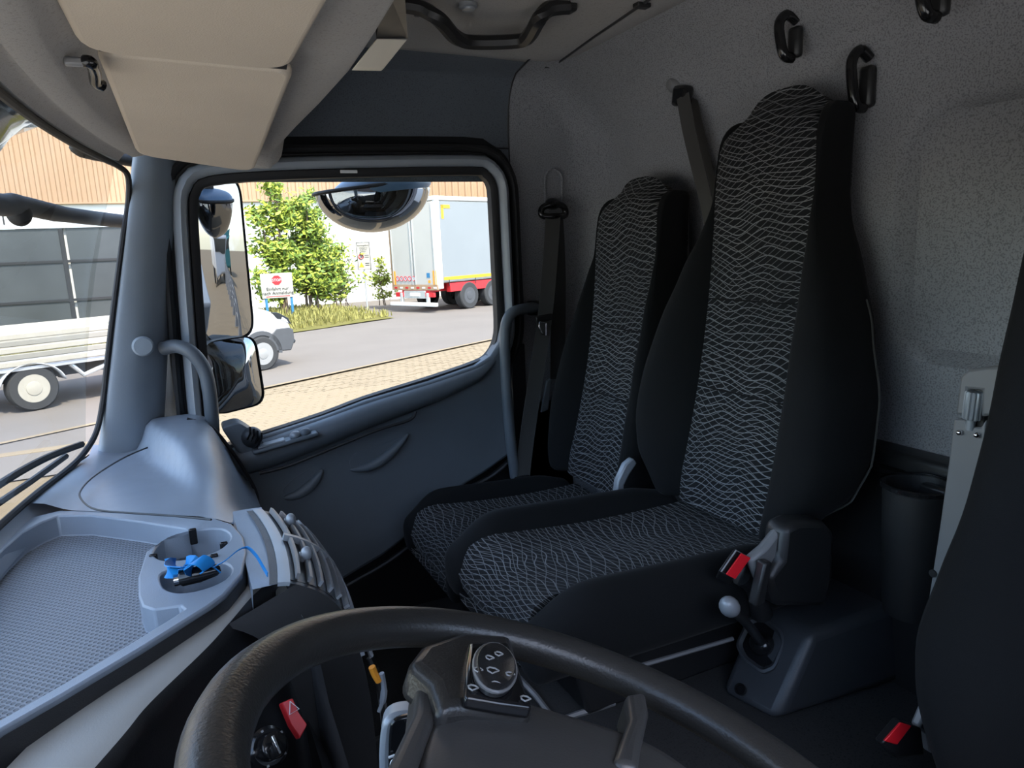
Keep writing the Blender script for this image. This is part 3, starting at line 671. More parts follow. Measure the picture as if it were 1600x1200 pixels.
# centre console: convex face with two vents
def cprof(u):     # console profile X,Z
    q = cat([V(.072, 1.800, 0), V(.098, 1.796, 0), V(.125, 1.782, 0), V(.148, 1.763, 0), V(.166, 1.738, 0), V(.18, 1.70, 0), V(.19, 1.65, 0), V(.198, 1.58, 0), V(.20, 1.45, 0), V(.20, 1.2, 0)], 6)
    f = u*(len(q)-1); i = min(int(f), len(q)-2); return q[i].lerp(q[i+1], f-i)
Y0, Y1 = .985, 1.315
def cpt(u, v, d=0):
    p = cprof(u); q = cprof(min(u+.01, 1)); o_ = cprof(max(u-.01, 0)); tx, tz = q.x-o_.x, q.y-o_.y; L = sqrt(tx*tx+tz*tz)
    bow = .012*(1-(2*v-1)**2); return V(p.x+(-tz/L)*d+bow, lerp(Y0, Y1, v), p.y+(tx/L)*d)
m = MB(); m.grid([[cpt(i/40, v/10) for v in range(11)] for i in range(41)]); m.build('console_face', M['dash_dark'], dash, angle=70)
m = MB(); m.grid([[V(x, y, z) for x, z in ((.048, 1.765), (.050, 1.7965), (.075, 1.7965), (.10, 1.795))] for y in (.99, 1.1, 1.2, 1.3, 1.335)]); m.build('console_shoulder', M['dash'], dash)
sk = outer[10:]
sk = [q for q in outer if q.x > -.30 and (q.y < 1.20)]
m = MB(); m.grid([[q+V(.0025, -.003, -.006), q+V(.003, -.004, -.075)] for q in sk]); m.build('tray_skirt', M['dash_dark'], dash)
fr = []
u0, u1 = .035, .145
def strip(ua, ub, va_, vb_, d0, d1, name, mat, nu=4, nv=12, parent=None, bevel=0):
    top = [[cpt(lerp(ua, ub, i/nu), lerp(va_, vb_, j/nv), d1) for j in range(nv+1)] for i in range(nu+1)]
    bot = [[cpt(lerp(ua, ub, i/nu), lerp(va_, vb_, j/nv), d0) for j in range(nv+1)] for i in range(nu+1)]
    ringT = top[0]+[r[-1] for r in top[1:]]+list(reversed(top[-1][:-1]))+[r[0] for r in reversed(top[1:-1])]
    ringB = bot[0]+[r[-1] for r in bot[1:]]+list(reversed(bot[-1][:-1]))+[r[0] for r in reversed(bot[1:-1])]
    m = MB(); m.grid(top); m.grid([ringT, ringB], cv=True); bmesh.ops.remove_doubles(m.bm, verts=m.bm.verts, dist=1e-5)
    return m.build(name, mat, parent or dash, angle=40)
strip(.055, .118, .0, 1.0, -.004, .002, 'vent_frame', M['frame'])
strip(.118, .62, .03, .97, -.001, .0015, 'vent_cavity', M['black'])
for side, (va_, vb_) in enumerate(((.04, .475), (.525, .96))):
    for k in range(7):
        uu = .145+k*.064; strip(uu, uu+.015, va_, vb_, .002, .011, 'vent_slat', M['silver'] if k > 1 else M['grey_metal'], 1, 8)
    kc = cpt(.20, (va_+vb_)/2, .016); m = MB(); m.ball(kc, (.009, .009, .011)); kb = m.build('vent_knob', M['silver'], dash)
    m = MB(); m.box(kc+V(-.006, 0, -.004), (.010, .005, .018)); m.build('knob_rib', M['grey_metal'], kb, bevel=.002)
strip(.118, .66, .485, .515, .002, .012, 'vent_divider', M['silver'], 8, 2)
strip(.62, .66, .0, 1.0, -.001, .006, 'vent_frame', M['silver'], 2, 12)
m = MB(); m.tube(cat([cpt(.68, .02, .012), cpt(.74, .0, .016), cpt(.82, -.02, .018), cpt(.9, -.03, .018)], 5), .006, 8); m.build('chrome_trim', M['chrome'], dash)
m = MB(); m.tube(cat([cpt(.64, .10, .012), cpt(.72, .09, .014), cpt(.80, .07, .016), cpt(.88, .06, .016)], 5), .004, 8); m.build('chrome_trim', M['silver'], dash)
# console side towards the driver, closing the step to the fascia
m = MB(); m.grid([[cpt(i/20, 0), V(cprof(i/20).x-.10, .95, cprof(i/20).y-.02)] for i in range(3, 21)]); m.build('console_cheek', M['rubber'], dash)
# hazard button and dial on the fascia face
def facing(c, n, up):
    n = Vector(n).normalized(); r = Vector(up).cross(n).normalized(); u = n.cross(r); return Matrix((r, u, n)).transposed()
hz = AY(460, 1120, .865); n_ = V(.35, -.75, .55)
R = facing(hz, n_, (0, 0, 1))
m = MB(); q = [AY(x, y, yy) for x, y, yy in [(440, 1098, .875), (458, 1090, .875), (467, 1113, .865), (481, 1132, .85), (469, 1155, .845), (455, 1133, .86)]]
m.prism(q, -Vector(n_).normalized()*.012); hb = m.build('hazard_switch', M['deep_red'], dash, bevel=.002)
cT = AY(455, 1106, .872)+Vector(n_).normalized()*.004; rr, uu_ = R.col[0], R.col[1]
m = MB(); m.tube([cT+rr*.007-uu_*.006, cT-rr*.007-uu_*.006, cT+uu_*.008], .0008, 5, closed=True); m.build('warning_triangle', M['white_print'], hb)
kc = AY(420, 1168, .80); m = MB(); m.lathe(kc, n_, [(.024, -.02), (.024, 0), (.020, .004), (.016, .004), (.015, .018), (.012, .020), (0, .020)], 22); kb = m.build('dial', M['gloss_black'], dash)
for a in range(5):
    an = a*1.256+.4; m = MB(); m.box(kc+Vector(n_).normalized()*.004+rr*cos(an)*.020+uu_*sin(an)*.020, (.0025, .0025, .002), R); m.build('dial_mark', M['grey_print'], kb)
m = MB(); m.box(kc+Vector(n_).normalized()*.021, (.004, .022, .004), R); m.build('dial_pointer', M['chrome'], kb, bevel=.001)
# instrument binnacle behind the wheel
m = MB(); P = []
for j in range(15):
    a = j/14; y = lerp(.02, .62, a); P.append([V(-.24, y, 1.70), V(-.17, y, 1.775), V(-.10, y, 1.80+.012*sin(pi*a)), V(-.06, y, 1.795+.012*sin(pi*a)), V(-.075, y, 1.77), V(-.10, y, 1.62), V(-.08, y, 1.5), V(-.08, y, 1.2)])
m.grid(P); m.build('binnacle', M['dash_dark'], dash, angle=60)
# lower knee panel and column shroud
m = MB(); P = [[V(.10+.03*i-(.04 if j < 3 else 0)*0, lerp(.0, .96, j/6), lerp(1.60, 1.16, i/5)) for j in range(7)] for i in range(6)]; m.grid(P); m.build('knee_panel', M['black'], dash)

# lanyard with key lying in the cup holder
kl = thing('key_lanyard', AZ(300, 890, 1.80), 'bright blue ribbon tied to a black key lying in the cup holder', 'lanyard')
strap([AZ(264, 888, 1.812), AZ(276, 887, 1.824), AZ(290, 888, 1.816), AZ(302, 882, 1.830), AZ(316, 882, 1.818), AZ(334, 886, 1.820)], .030, .0015, M['blue'], 'ribbon', kl, (.3, -1, .4))
strap([AZ(334, 886, 1.820), AZ(352, 876, 1.826), AZ(372, 860, 1.832), AZ(386, 856, 1.832), AZ(400, 868, 1.825), AZ(412, 888, 1.812), AZ(418, 898, 1.806)], .010, .0012, M['blue'], 'ribbon', kl, (.2, -1, .6))
strap([AZ(296, 884, 1.826), AZ(306, 876, 1.838), AZ(318, 878, 1.836), AZ(326, 886, 1.826), AZ(318, 892, 1.82)], .020, .0015, M['blue'], 'ribbon', kl, (.8, .5, .2))
a, b = AZ(277, 906, 1.806), AZ(345, 888, 1.812); m = MB(); m.tube([a, a.lerp(b, .1), a.lerp(b, .5), a.lerp(b, .9), b], [.006, .011, .012, .009, .004], 12); m.build('key', M['gloss_black'], kl)
m = MB(); m.tube([a+V(-.004, 0, 0), a.lerp(b, .07)], .0085, 10); m.build('key_ring', M['chrome'], kl)

# ================================================================== STEERING WHEEL
WC = V(.182, .32, 1.931); WA = .386
WN = V(sin(WA), 0, cos(WA)); E1 = V(0, 1, 0).cross(WN).normalized(); E2 = WN.cross(E1)
def WP(x, y, h=0):
    d = ray(x, y); o_ = WC+WN*h; return CAM+d*((o_-CAM).dot(WN)/d.dot(WN))
sw = thing('steering_wheel', WC, 'black leather steering wheel with button pads in the foreground', 'steering wheel')
Rm = .2085
def rimring(a, rw, rh, off=0):
    ra = E1*cos(a)+E2*sin(a); return [WC+ra*(Rm+rw*cos(2*pi*k/14))+WN*(rh*sin(2*pi*k/14)+off) for k in range(14)]
m = MB(); m.loft([rimring(2*pi*i/96, .0175, .0160) for i in range(96)], closed=True); rim = m.build('rim', M['leather'], sw)
hubz = -.012
def wprism(px, h0, th, name, mat, bev, seg=3, smooth_n=0, parent=None):
    pts = [WP(x, y, h0) for x, y in px]
    if smooth_n: pts = cat(pts, smooth_n, True)
    m = MB(); m.prism(pts, -WN*th); return m.build(name, mat, parent or sw, bevel=bev, seg=seg)
# hub: padded dome
hub = [(690, 1104), (735, 1094), (800, 1103), (870, 1122), (960, 1150), (1040, 1185), (1120, 1250), (1150, 1330), (1080, 1440), (900, 1460), (760, 1400), (690, 1300), (652, 1200)]
hp = cat([WP(x, y, -.012) for x, y in hub], 5, True); hc = sum(hp, V(0, 0, 0))/len(hp)
m = MB(); rings = [[p-WN*.05 for p in hp], hp]+[[p.lerp(hc, s)+WN*h for p in hp] for s, h in ((.03, .004), (.08, .007), (.2, .009), (.5, .011), (.97, .011))]
m.loft(rings); m.build('hub_pad', M['wheel_trim'], sw, angle=60)
# pale trim between rim and hub on the front side
wprism([(655, 1042), (676, 1036), (700, 1060), (690, 1102), (652, 1200), (625, 1290), (590, 1290), (604, 1200), (648, 1110)], -.004, .03, 'spoke_trim', M['wheel_trim'], .006)
# far spoke with button pad
wprism([(660, 1005), (720, 985), (800, 990), (815, 1040), (838, 1112), (735, 1100), (690, 1104), (676, 1060), (640, 1030)], .008, .03, 'spoke', M['leather'], .008)
pad = wprism([(733, 1003), (795, 1002), (810, 1045), (833, 1104), (780, 1096), (727, 1086), (728, 1040)], .014, .010, 'button_pad', M['gloss_black'], .003)
bc = WP(771, 1049, .0145); b1_ = (WP(804, 1058, .0145)-bc); b2_ = (WP(775, 1014, .0145)-bc)
ringp = [bc+b1_*cos(t_)*.98+b2_*sin(t_)*.98 for t_ in [2*pi*k/28 for k in range(28)]]
m = MB(); m.loft([ringp, [p+WN*.005 for p in ringp], [p.lerp(bc, .12)+WN*.007 for p in ringp], [p.lerp(bc, .5)+WN*.004 for p in ringp], [p.lerp(bc, .97)+WN*.004 for p in ringp]]); bt_ = m.build('round_button', M['black'], pad, angle=60)
m = MB(); m.tube([p+WN*.004 for p in ringp], .0014, 6, closed=True); m.build('button_rim', M['grey_metal'], pad)
for px, s_, tx in (((771, 1048), .011, 'OK'), ((766, 1028), .008, 'x'), ((780, 1022), .008, '+'), ((748, 1047), .008, '<'), ((776, 1069), .008, 'v'), ((798, 1054), .008, '>'), ((740, 1075), .009, '('), ((822, 1092), .009, 'o')):
    if tx not in ('<', '>', 'v', '+', 'x', 'OK', '(', 'o'): continue
    s_ *= 1.1; c = WP(*px, .0205 if tx not in '(o' else .0155)
    rr = (WP(px[0]+10, px[1], 0)-WP(px[0], px[1], 0)).normalized(); up_ = WN.cross(rr)
    m = MB(); m.tube([c+rr*s_*.4*cos(k*pi/4)+up_*s_*.4*sin(k*pi/4) for k in range(6)], .0006, 5, closed=True); m.build('button_symbol', M['grey_print'], pad)
# second spoke joining the rim
wprism([(978, 1082), (1010, 1078), (1016, 1110), (1004, 1165), (1000, 1200), (960, 1185), (972, 1150), (984, 1120)], .004, .03, 'spoke', M['wheel_trim'], .006)
wprism([(540, 1290), (600, 1240), (640, 1290), (620, 1400), (560, 1420)], -.01, .03, 'spoke', M['leather'], .006)
m = MB(); m.lathe(WC-WN*.06, -WN, [(.05, 0), (.06, .03), (.07, .12), (.075, .22)], 24); m.build('column', M['black'], sw)
# stalk on the column, pale edged
stk = thing('column_stalk', AY(628, 1160, .60), 'black steering column lever with pale blue grey edge', 'lever')
yy = .60
q = [AY(x, y, yy) for x, y in [(592, 1200), (594, 1150), (600, 1128), (616, 1117), (640, 1114), (660, 1118), (668, 1150), (660, 1240), (600, 1260)]]
m = MB(); m.prism(cat(q, 3, True), (.01, .03, -.006)); m.build('lever_body', M['silver'], stk, bevel=.006)
q = [AY(x, y, yy-.004) for x, y in [(606, 1200), (607, 1150), (611, 1130), (622, 1122), (642, 1119), (658, 1123), (664, 1150), (657, 1236), (610, 1250)]]
m = MB(); m.prism(cat(q, 3, True), (.006, .012, -.003)); m.build('lever_face', M['gloss_black'], stk, bevel=.003)
m = MB(); c = AY(618, 1192, yy-.007); m.tube([c+V(.005*cos(k*pi/6), 0, .005*sin(k*pi/6)) for k in range(12)], .0008, 5, closed=True); m.build('lever_mark', M['white_print'], stk)
for px in ((612, 1182), (640, 1130)):
    m = MB(); m.box(AY(*px, yy-.007), (.006, .002, .0015)); m.build('lever_mark', M['white_print'], stk)
pn = thing('console_lever', AY(592, 1080, .90), 'thin pale switch lever with orange tip seen through the steering wheel', 'lever')
m = MB(); m.tube(cat([AY(596, 1052, .90), AY(600, 1075, .90), AY(598, 1095, .90), AY(592, 1112, .90)], 4), [.004]*5+[.005]*4+[.003]*4, 8); m.build('stem', M['silver'], pn)
m = MB(); m.tube(cat([AY(581, 1042, .90), AY(586, 1054, .90), AY(592, 1064, .90)], 4), .005, 8); m.build('tip', M['orange'], pn)

# ================================================================== SEATS
def seat(name, label, yc, xb, zb, h, lean, wi, wmax, cz, cx0, rake=.03, hide_cushion=False, crest=.07, bs=(-1, 1), prof=None, ped=.86):
    s_ = thing(name, (xb-.3, yc, 1.37), label, 'seat', 'cab seats with patterned inserts')
    def xf(s): return xb+lean*(1-(1-s)**2.2)+.008*sstep(.8, 1, s)
    TH = .115
    # patterned insert
    rings = []
    ss = [0, .03, .08, .14, .2, .3, .4, .5, .6, .7, .8, .88, .93, .96, .98, .992, 1.0]
    for s in ss:
        tp = sstep(.90, 1.0, s)**1.6; w = wi*(1-.10*sstep(.75, 1, s))-.014*tp; bt_ = 1-sstep(0, .05, s)
        x0 = xf(s)+.05*tp+.012*bt_; z = zb+h*s
        arch = lambda a: -.045*tp*0+(-.05*abs(a)**3)*sstep(.86, 1, s)
        fr = [V(x0+.010*(1-a*a)+.014*abs(a)**4, yc+a*w, z+arch(a)) for a in [(-1+2*i/12) for i in range(13)]]
        bk = [V(xf(s)+TH-.02*tp, yc+w*.98, z+arch(1)), V(xf(s)+TH-.01*tp, yc, z), V(xf(s)+TH-.02*tp, yc-w*.98, z+arch(1))]
        rings.append(fr+bk)
    m = MB(); m.loft(rings); m.build('back_insert', M['weave'], s_, angle=60, uv=lambda c: (c.y-yc, c.z))
    # seams across the insert
    for s in (.30, .52):
        m = MB(); m.tube([V(xf(s)+.010*(1-a*a)+.014*abs(a)**4-.0005, yc+a*wi*.98, zb+h*s) for a in [(-1+2*i/12) for i in range(13)]], .002, 6); m.build('seam', M['seat_black'], s_)
    # side bolsters
    ot = [(0, wi+.03), (.05, wi+.07), (.12, lerp(wi, wmax, .86)), (.20, wmax), (.32, lerp(wi, wmax, .95)), (.47, lerp(wi, wmax, .70)), (.60, lerp(wi, wmax, .40)), (.70, wi+.018), (.76, wi+.006), (.95, wi+.004), (1, wi-.01)]
    if prof: ot = prof
    cr = [(0, .02), (.12, crest*.8), (.26, crest), (.42, crest*.9), (.58, crest*.5), (.70, crest*.06), (.76, -.014), (1, -.02)]
    for sg in bs:
        rings = []
        for i in range(27):
            s = i/26*.97; w0 = wi*(1-.10*sstep(.75, 1, s))-.014*sstep(.90, 1.0, s)**1.6; w1 = max(interp(ot, s), w0+.004); c_ = interp(cr, s); x0 = xf(s); z = zb+h*s; tp = sstep(.90, 1, s)
            dx = .05*tp
            pts = [(w0-.012, x0+.035+dx), (w0+.002, x0+.006-c_*.25+dx), (lerp(w0, w1, .35), x0-c_*.85+dx), (lerp(w0, w1, .68), x0-c_+dx), (lerp(w0, w1, .93), x0-c_*.75+.006+dx), (w1, x0+.03+dx*.6), (w1-.002, x0+.085), (lerp(w0, w1, .8), x0+TH+.006), (w0*.6, x0+TH+.008), (w0*.6, x0+.06+dx*.5)]
            rings.append([V(x, yc+sg*w, z-.03*tp*tp) for w, x in pts])
        m = MB(); m.loft(rings); m.build('back_bolster', M['seat_black'], s_, sub=1)
        # piping along the rear edge of the bolster
        m = MB(); m.tube([V(xf(s)+.080, yc+sg*(max(interp(ot, s), wi)-.003), zb+h*s) for s in [i/30*.50+.03 for i in range(31)]], .0018, 6); m.build('piping', M['belt'] if sg < 0 else M['seat_black'], s_)
    m = MB(); m.loft([[V(xf(s)+TH-.01, yc-wi*1.3*k, zb+h*s), V(xf(s)+TH+.012, yc-wi*1.2*k, zb+h*s), V(xf(s)+TH+.012, yc+wi*1.2*k, zb+h*s), V(xf(s)+TH-.01, yc+wi*1.3*k, zb+h*s)] for s, k in ((.02, 1), (.3, 1.15), (.5, 1.1), (.7, .8), (.93, .7))]); m.build('back_shell', M['black'], s_, bevel=.006)
    if hide_cushion: return s_, xf
    # cushion
    x1 = xb+.06; L = x1-cx0; rings = []
    for i in range(21):
        t_ = i/20; a0 = sstep(0, .16, t_)
        x = cx0+L*t_; z = cz+rake*(1-t_)-.012*sin(pi*t_)
        if t_ < .16: q = 1-t_/.16; z -= .075*(1-sqrt(max(0, 1-q*q)))
        rings.append([V(x, yc+a*wi*(1+.06*(1-t_)), z+.010*abs(a)**3) for a in [(-1+2*k/10) for k in range(11)]]+[V(x, yc+wi, cz-.09), V(x, yc-wi, cz-.09)])
    front = [V(cx0+.006, p.y, lerp(p.z, cz-.09, .55)) for p in rings[0][:11]]+[V(cx0+.02, yc+wi, cz-.10), V(cx0+.02, yc-wi, cz-.10)]
    low = [V(cx0+.03, yc+(-1+2*k/10)*wi*.95, cz-.085) for k in range(11)]+[V(cx0+.035, yc+wi*.9, cz-.10), V(cx0+.035, yc-wi*.9, cz-.10)]
    m = MB(); m.loft([low, front]+rings); m.build('cushion_insert', M['weave'], s_, angle=60, uv=lambda c: (c.y-yc+.5, (c.x+c.z)*.9))
    wc = min(wmax*.93, wi+.095)
    for sg in bs:
        rings = []
        for i in range(17):
            t_ = i/16; x = cx0-.012+(L+.0)*t_; q = 1-sstep(0, .22, t_); g = 1-.55*q; z = cz+rake*(1-t_)-.012*sin(pi*t_)-.05*q*q
            hgt = (.042+.012*sin(pi*t_))*(1-.7*q) if t_ < .85 else .042*(1-(t_-.85)/.15*.6)
            w0, w1 = wi*(1+.06*(1-t_))-.008, wc*(1-.05*q)
            zlo = cz-.10
            pts = [(w0-.01, z-.03), (w0+.004, z+.004), (lerp(w0, w1, .35), z+hgt*.95), (lerp(w0, w1, .7), z+hgt), (w1-.004, z+hgt*.45), (w1, z-.03), (w1-.01, zlo), (w0, zlo)]
            rings.append([V(x, yc+sg*w, zz) for w, zz in pts])
        m = MB(); m.loft(rings); m.build('cushion_bolster', M['seat_black'], s_, sub=2)
    # front apron, pedestal
    m = MB(); m.loft([[V(cx0+.03, yc-wc*(ped+.04), cz-.085), V(cx0+.03, yc+wc*.9, cz-.085), V(x1, yc+wc*.95, cz-.085), V(x1, yc-wc*(ped+.06), cz-.085)], [V(cx0+.07, yc-wc*(ped+.04), cz-.16), V(cx0+.07, yc+wc*.9, cz-.16), V(x1+.02, yc+wc*.95, cz-.16), V(x1+.02, yc-wc*(ped+.06), cz-.16)]]); m.build('cushion_pan', M['black'], s_, bevel=.012)
    zf = 1.366 if .9 < yc < 1.3 else 1.16
    m = MB(); m.loft([[V(cx0+.13, yc-wc*ped, cz-.15), V(cx0+.13, yc+wc*.86, cz-.15), V(x1+.04, yc+wc*.86, cz-.15), V(x1+.04, yc-wc*ped, cz-.15)], [V(cx0+.16, yc-wc*ped, zf), V(cx0+.16, yc+wc*.9, zf), V(x1+.08, yc+wc*.9, zf), V(x1+.08, yc-wc*ped, zf)]]); m.build('pedestal', M['black'], s_, bevel=.008)
    return s_, xf
mid, xfm = seat('cab_seat', 'tall middle passenger seat with black bolsters and wavy woven insert', 1.135, .985, 1.655, .885, .115, .137, .292, 1.635, .455, ped=.40)
out, xfo = seat('cab_seat', 'outer passenger seat between the door pillar and the middle seat', 1.620, .965, 1.585, .83, .13, .142, .222, 1.535, .50, crest=.06)
drv, xfd = seat('cab_seat', 'black driver seat cut off by the right picture edge', .285, .885, 1.42, 1.10, .03, .14, .30, 1.47, .42, crest=.09, prof=[(0, .19), (.08, .24), (.20, .295), (.27, .298), (.35, .276), (.44, .250), (.55, .243), (.72, .243), (.85, .225), (.95, .17), (1, .11)])

# recliner brackets and covers, buckles
def bracket(px, yv, th, name, mat, parent, bev=.006):
    m = MB(); m.prism([AY(x, y, yv) for x, y in px], (0, th, 0)); return m.build(name, mat, parent, bevel=bev)
bracket([(963, 778), (966, 752), (978, 726), (990, 716), (996, 724), (984, 742), (976, 758), (973, 782)], 1.36, .02, 'recliner_bracket', M['silver'], mid, .004)
bracket([(1172, 876), (1196, 856), (1212, 836), (1228, 818), (1250, 816), (1242, 850), (1220, 876), (1200, 900), (1188, 914)], .85, .02, 'recliner_bracket', M['grey_metal'], mid, .008)
bracket([(1228, 826), (1250, 815), (1290, 815), (1306, 832), (1304, 900), (1290, 950), (1215, 950), (1200, 905), (1222, 876)], .835, .05, 'recliner_cover', M['black'], mid, .012)
bracket([(1196, 880), (1208, 878), (1196, 945), (1180, 950)], .825, .02, 'lever', M['black'], mid, .004)
m = MB(); m.tube([AY(960, 1052, .94), AY(1050, 1026, .94), AY(1145, 998, .94)], .004, 6); m.build('trim_line', M['grey_metal'], mid)
def buckle(c, d, n, s, parent):
    d = Vector(d).normalized(); n = Vector(n).normalized(); n = (n-d*n.dot(d)).normalized(); r_ = d.cross(n); R = Matrix((r_, d, n)).transposed()
    m = MB(); m.box(c-d*.035*s, (.042*s, .075*s, .022*s), R); m.build('buckle_body', M['black'], parent, bevel=.005)
    m = MB(); m.box(c+n*.0105*s-d*.002, (.034*s, .030*s, .006*s), R); b = m.build('release_button', M['red'], parent, bevel=.002)
    b['label'] = 'red release button'
    m = MB(); m.box(c+n*.003*s+d*.004*s-r_*.0*s, (.044*s, .006*s, .024*s), R); m.build('buckle_rim', M['grey_metal'], parent, bevel=.001)
    m = MB(); m.box(c-d*.12*s-n*.006, (.03*s, .12*s, .012*s), R); m.build('stalk', M['black'], parent, bevel=.003)
bk1 = thing('belt_buckle', AY(1150, 880, .92), 'red buttoned belt buckle on the near side of the middle seat', 'belt buckle', 'belt buckles')
q = [AY(x, y, .86) for x, y in [(1127, 893), (1150, 860), (1172, 871), (1148, 904)]]
m = MB(); m.prism([p+(p-sum(q, V(0, 0, 0))/4)*.10+V(0, .004, 0) for p in q], (.02, .03, -.03)); m.build('buckle_body', M['black'], bk1, bevel=.003)
m = MB(); m.prism([q[0].lerp(q[3], .30), q[1].lerp(q[2], .32), q[2], q[3]], V(-.004, -.006, .002)); rb = m.build('release_button', M['red'], bk1, bevel=.0015); rb['label'] = 'red release button'
m = MB(); m.tube(q, .0016, 6, closed=True); m.build('buckle_rim', M['grey_metal'], bk1)
m = MB(); m.tube(cat([AY(1158, 898, .89), AY(1180, 915, .89), AY(1190, 960, .90)], 5), .02, 10); m.build('stalk', M['black'], bk1)
bk2 = thing('belt_buckle', AY(1405, 1148, .58), 'red buttoned belt buckle beside the driver seat near the floor', 'belt buckle', 'belt buckles')
q = [AY(x, y, .58) for x, y in [(1382, 1158), (1408, 1129), (1425, 1134), (1402, 1164)]]
m = MB(); m.prism(q, (.004, .006, -.004)); rb = m.build('release_button', M['red'], bk2, bevel=.0015); rb['label'] = 'red release button'
m = MB(); m.prism([AY(x, y, .586) for x, y in [(1378, 1162), (1408, 1126), (1440, 1138), (1445, 1180), (1400, 1185)]], (.01, .02, -.01)); m.build('buckle_body', M['black'], bk2, bevel=.003)
bracket([(1436, 1138), (1456, 1092), (1470, 1100), (1474, 1140), (1466, 1180), (1455, 1178), (1450, 1150)], .60, .015, 'recliner_bracket', M['grey_metal'], drv, .004)
# folded-up armrest of the driver seat with ridged adjuster wheel
XA = 1.0
def bracketx(px, xv, th, name, mat, parent, bev=.006):
    m = MB(); m.prism([AX(x, y, xv) for x, y in px], (th, 0, 0)); return m.build(name, mat, parent, bevel=bev)
bracketx([(1492, 648), (1500, 588), (1512, 578), (1545, 573), (1600, 575), (1600, 650), (1540, 650), (1532, 652), (1534, 610), (1512, 608), (1508, 650)], XA, .035, 'armrest_head', M['grey_metal'], drv, .004)
bracketx([(1490, 655), (1508, 655), (1512, 668), (1532, 668), (1540, 655), (1536, 720), (1520, 770), (1492, 880), (1474, 940), (1449, 944), (1468, 820), (1482, 720)], XA+.004, .03, 'armrest_bar', M['grey_metal'], drv, .004)
bracketx([(1512, 606), (1538, 606), (1538, 668), (1508, 668)], XA+.012, .03, 'armrest_recess', M['black'], drv, .002)
a, b = AX(1524, 612, XA+.006), AX(1518, 655, XA+.006); rl = MB(); ax = (b-a).normalized()
rings = []; a_ = ax.orthogonal().normalized(); b_ = ax.cross(a_)
for t_ in (0, .06, .94, 1): rings.append([a.lerp(b, t_)+(a_*cos(2*pi*k/36)+b_*sin(2*pi*k/36))*(.0125 if k % 3 else .0105)*(.9 if t_ in (0, 1) else 1) for k in range(36)])
rl.loft(rings); rl.build('adjuster_wheel', M['silver'], drv, angle=25)
m = MB(); m.tube([b, b+ax*.016], .006, 10); m.build('adjuster_stem', M['silver'], drv)
for px in ((1499, 676), (1526, 680)):
    m = MB(); m.ball(AX(*px, XA+.001), .0042); m.build('rivet', M['chrome'], drv)
m = MB(); m.lathe(AX(1458, 896, XA+.003), (-1, 0, 0), [(.006, -.004), (.006, .002), (0, .002)], 12); m.build('rivet', M['black'], drv)
# waste bin on the rear wall
bn = thing('waste_bin', V(1.13, .80, 1.45), 'black plastic bin standing at the rear wall between the seats', 'bin')
bc_ = AX(1436, 757, 1.13)
m = MB(); m.lathe(bc_-V(0, 0, .24), (0, 0, 1), [(.045, 0), (.050, .05), (.057, .232), (.060, .234), (.060, .24), (.053, .24), (.050, .18), (.045, .02), (0, .02)], 28); m.build('bucket', M['black'], bn)
m = MB(); m.lathe(bc_-V(0, 0, .006), (0, 0, 1), [(.059, 0), (.062, .002), (.062, .008), (.059, .010)], 28, cap=False); m.build('rim', M['gloss_black'], bn)
m = MB(); m.box(bc_+V(.06, 0, -.05), (.05, .05, .08)); m.build('hanger', M['black'], bn, bevel=.006)

# handbrake console
hbx = thing('handbrake_console', V(1.06, .91, 1.366), 'black plastic handbrake housing on the floor between the seats', 'console')
B0 = [AZ(1122, 1082, 1.367), AZ(1212, 1130, 1.367), AZ(1440, 1055, 1.367)]
fl, frt, br = B0; bl = fl+(br-frt)
tl, tr, tbr = AZ(1180, 936, 1.515), AZ(1270, 992, 1.515), AZ(1428, 935, 1.525)
tbl = tl+(tbr-tr)
m = MB(); lo = [fl, frt, br, bl]; hi = [tl, tr, tbr, tbl]
midr = [a.lerp(b, .25)+V(0, 0, .0) for a, b in zip(lo, hi)]
m.loft([lo, midr, hi]); m.build('housing', M['box'], hbx, bevel=.018, seg=4)
fn = (frt-fl).cross(tl-fl).normalized()
if fn.x > 0: fn = -fn
fx = (frt-fl).normalized(); fu = fn.cross(fx).normalized()
if fu.z < 0: fu = -fu
def FP(x, y, h=0):
    d = ray(x, y); o_ = fl+fn*h; return CAM+d*((o_-CAM).dot(fn)/d.dot(fn))
slot = [FP(x, y, .014) for x, y in [(1150, 1008), (1170, 966), (1190, 960), (1222, 985), (1228, 1005), (1212, 1046), (1192, 1054), (1160, 1030)]]
ctr = sum(slot, V(0, 0, 0))/8; inn = [p.lerp(ctr, .2) for p in slot]
m = MB(); n8 = 8
o1 = roundpoly(slot, .01, 3); i1 = [p.lerp(ctr, .22) for p in o1]
m.grid([[p-fn*.01, p+fn*.004, p.lerp(ctr, .1)+fn*.005, q, q-fn*.02] for p, q in zip(o1, i1)], cu=True); m.build('slot_frame', M['box'], hbx)
m = MB(); m.prism([p-fn*.001 for p in i1], -fn*.003); m.build('slot_well', M['gloss_black'], hbx)
kc = ctr-fn*.006; m = MB(); Rk = Matrix((fx, fu, fn)).transposed(); m.ball(kc+fn*.004, (.026, .024, .022), Rk); m.build('lever_boot', M['gloss_black'], hbx)
m = MB(); kn = AY(1140, 948, .845); m.tube(cat([kc, kc.lerp(kn, .5)+V(0, 0, .006), kn], 5), .009, 10); m.build('lever_arm', M['black'], hbx)
d = (kn-kc).normalized(); sd = d.orthogonal().normalized(); m = MB(); m.ball(kn, (.017, .017, .027), Matrix((sd, d.cross(sd), d)).transposed()); m.build('lever_knob', M['silver'], hbx)
m = MB(); m.lathe(FP(1157, 1077, .010), fn, [(.011, -.004), (.011, .003), (.008, .003), (.007, -.001), (0, -.001)], 16); m.build('screw_hole', M['gloss_black'], hbx)
